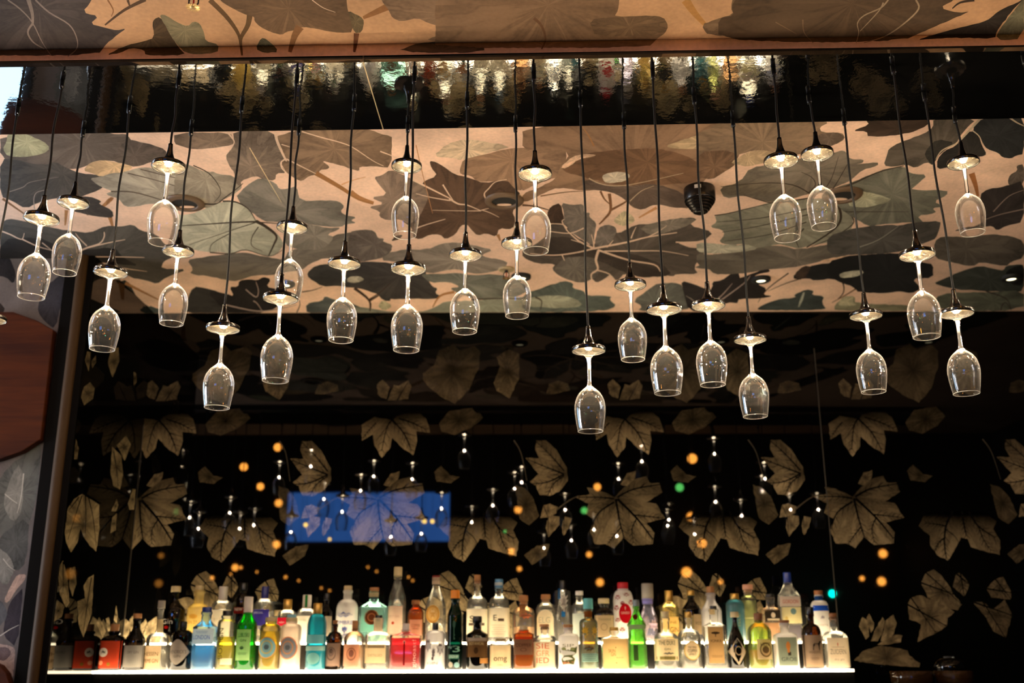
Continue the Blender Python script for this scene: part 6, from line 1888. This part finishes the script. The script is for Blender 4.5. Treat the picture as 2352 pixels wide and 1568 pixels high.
# ================================================================ small lights of the room, mirrored in the leaf glass
M_ORANGE = emit('amber_globe', (1.0, .36, .05), 22.0)
M_GREEN = emit('green_globe', (.18, 1.0, .20), 9.0)
M_CYAN = emit('cyan_signal', (.0, 1.0, .72), 70.0)
M_YEL = emit('yellow_globe', (1.0, .62, .10), 34.0)
M_WHT = emit('white_globe', (1.0, .95, .8), 20.0)
GLB = [('o', x, y, r) for x, y, r in ((638, 1027, 13), (560, 1072, 13), (598, 1117, 12), (640, 1155, 12), (635, 1250, 12), (540, 1303, 11), (487, 1327, 8), (530, 1318, 5), (553, 1303, 7), (590, 1313, 6), (656, 1325, 7), (686, 1333, 5), (738, 1350, 6), (757, 1356, 5),
       (845, 1302, 6), (865, 1312, 5), (938, 1325, 6), (948, 1333, 5), (325, 1348, 12), (350, 1286, 9), (1190, 1170, 12), (1372, 1118, 12), (1590, 1053, 15), (1587, 1186, 13), (1612, 1247, 14), (1353, 1273, 10), (1175, 1266, 11), (1193, 1306, 9), (1577, 1314, 15),
       (1378, 1337, 12), (1655, 1336, 9), (2028, 1271, 13), (2025, 1335, 13), (1980, 1328, 9), (338, 1125, 11))]
GLB += [('g', 1561, 1119, 13), ('g', 1342, 1172, 11), ('g', 1160, 1220, 7), ('c', 1912, 1363, 11), ('y', 702, 1205, 8), ('y', 975, 1197, 8), ('y', 993, 1197, 8), ('y', 757, 1238, 7)]
_gm = {'o': M_ORANGE, 'g': M_GREEN, 'c': M_CYAN, 'y': M_YEL}
_gl = {'o': ('small amber glow mirrored in the black leaf glass', 'amber globes mirrored in the leaf glass'), 'g': ('pale green glow mirrored in the leaf glass right of the middle', 'green globes mirrored in the leaf glass'),
       'c': ('bright turquoise light mirrored beside the glass joint above the right bottles', None), 'y': ('yellow glow mirrored in front of the blue dusk window', 'yellow globes mirrored in the blue window')}
for gi, (k, x, y, r) in enumerate(GLB):
    D = 8.1 if y < 1080 else (9.0 if y < 1128 and k != 'c' else 13.2) + .13 * (gi % 8)
    q = unfold(x, y, D)
    rad = max(.012, (r - 4.0) * D / FPX)
    o = thing('pendant_globe', _gl[k][0], 'globe light', q, _gl[k][1])
    MB().sphere((0, 0, 0), rad, 16, 10).build('globe', _gm[k], o)
    zt = (ZC if q.y > YE else 5.4) - q.z
    if zt > rad:
        MB().tube([(0, 0, rad * .98), (0, 0, zt)], .002, 6).build('cord', M_CORD, o)

# ================================================================ light and render settings
w = bpy.data.worlds.new('world')
SC.world = w
w.use_nodes = True
w.node_tree.nodes['Background'].inputs[0].default_value = (0.05, 0.08, 0.2, 1)
w.node_tree.nodes['Background'].inputs[1].default_value = 0.05
SC.view_settings.view_transform = 'Standard'
SC.view_settings.look = 'None'
SC.view_settings.exposure = 1.72
SC.view_settings.gamma = 1.0
SC.view_settings.use_curve_mapping = False
cy = SC.cycles
cy.max_bounces = 10
cy.diffuse_bounces = 3
cy.glossy_bounces = 4
cy.transmission_bounces = 6
cy.transparent_max_bounces = 40
cy.sample_clamp_indirect = 6.0
cy.sample_clamp_direct = 0.0
cy.caustics_reflective = False
cy.caustics_refractive = False
cy.use_denoising = True
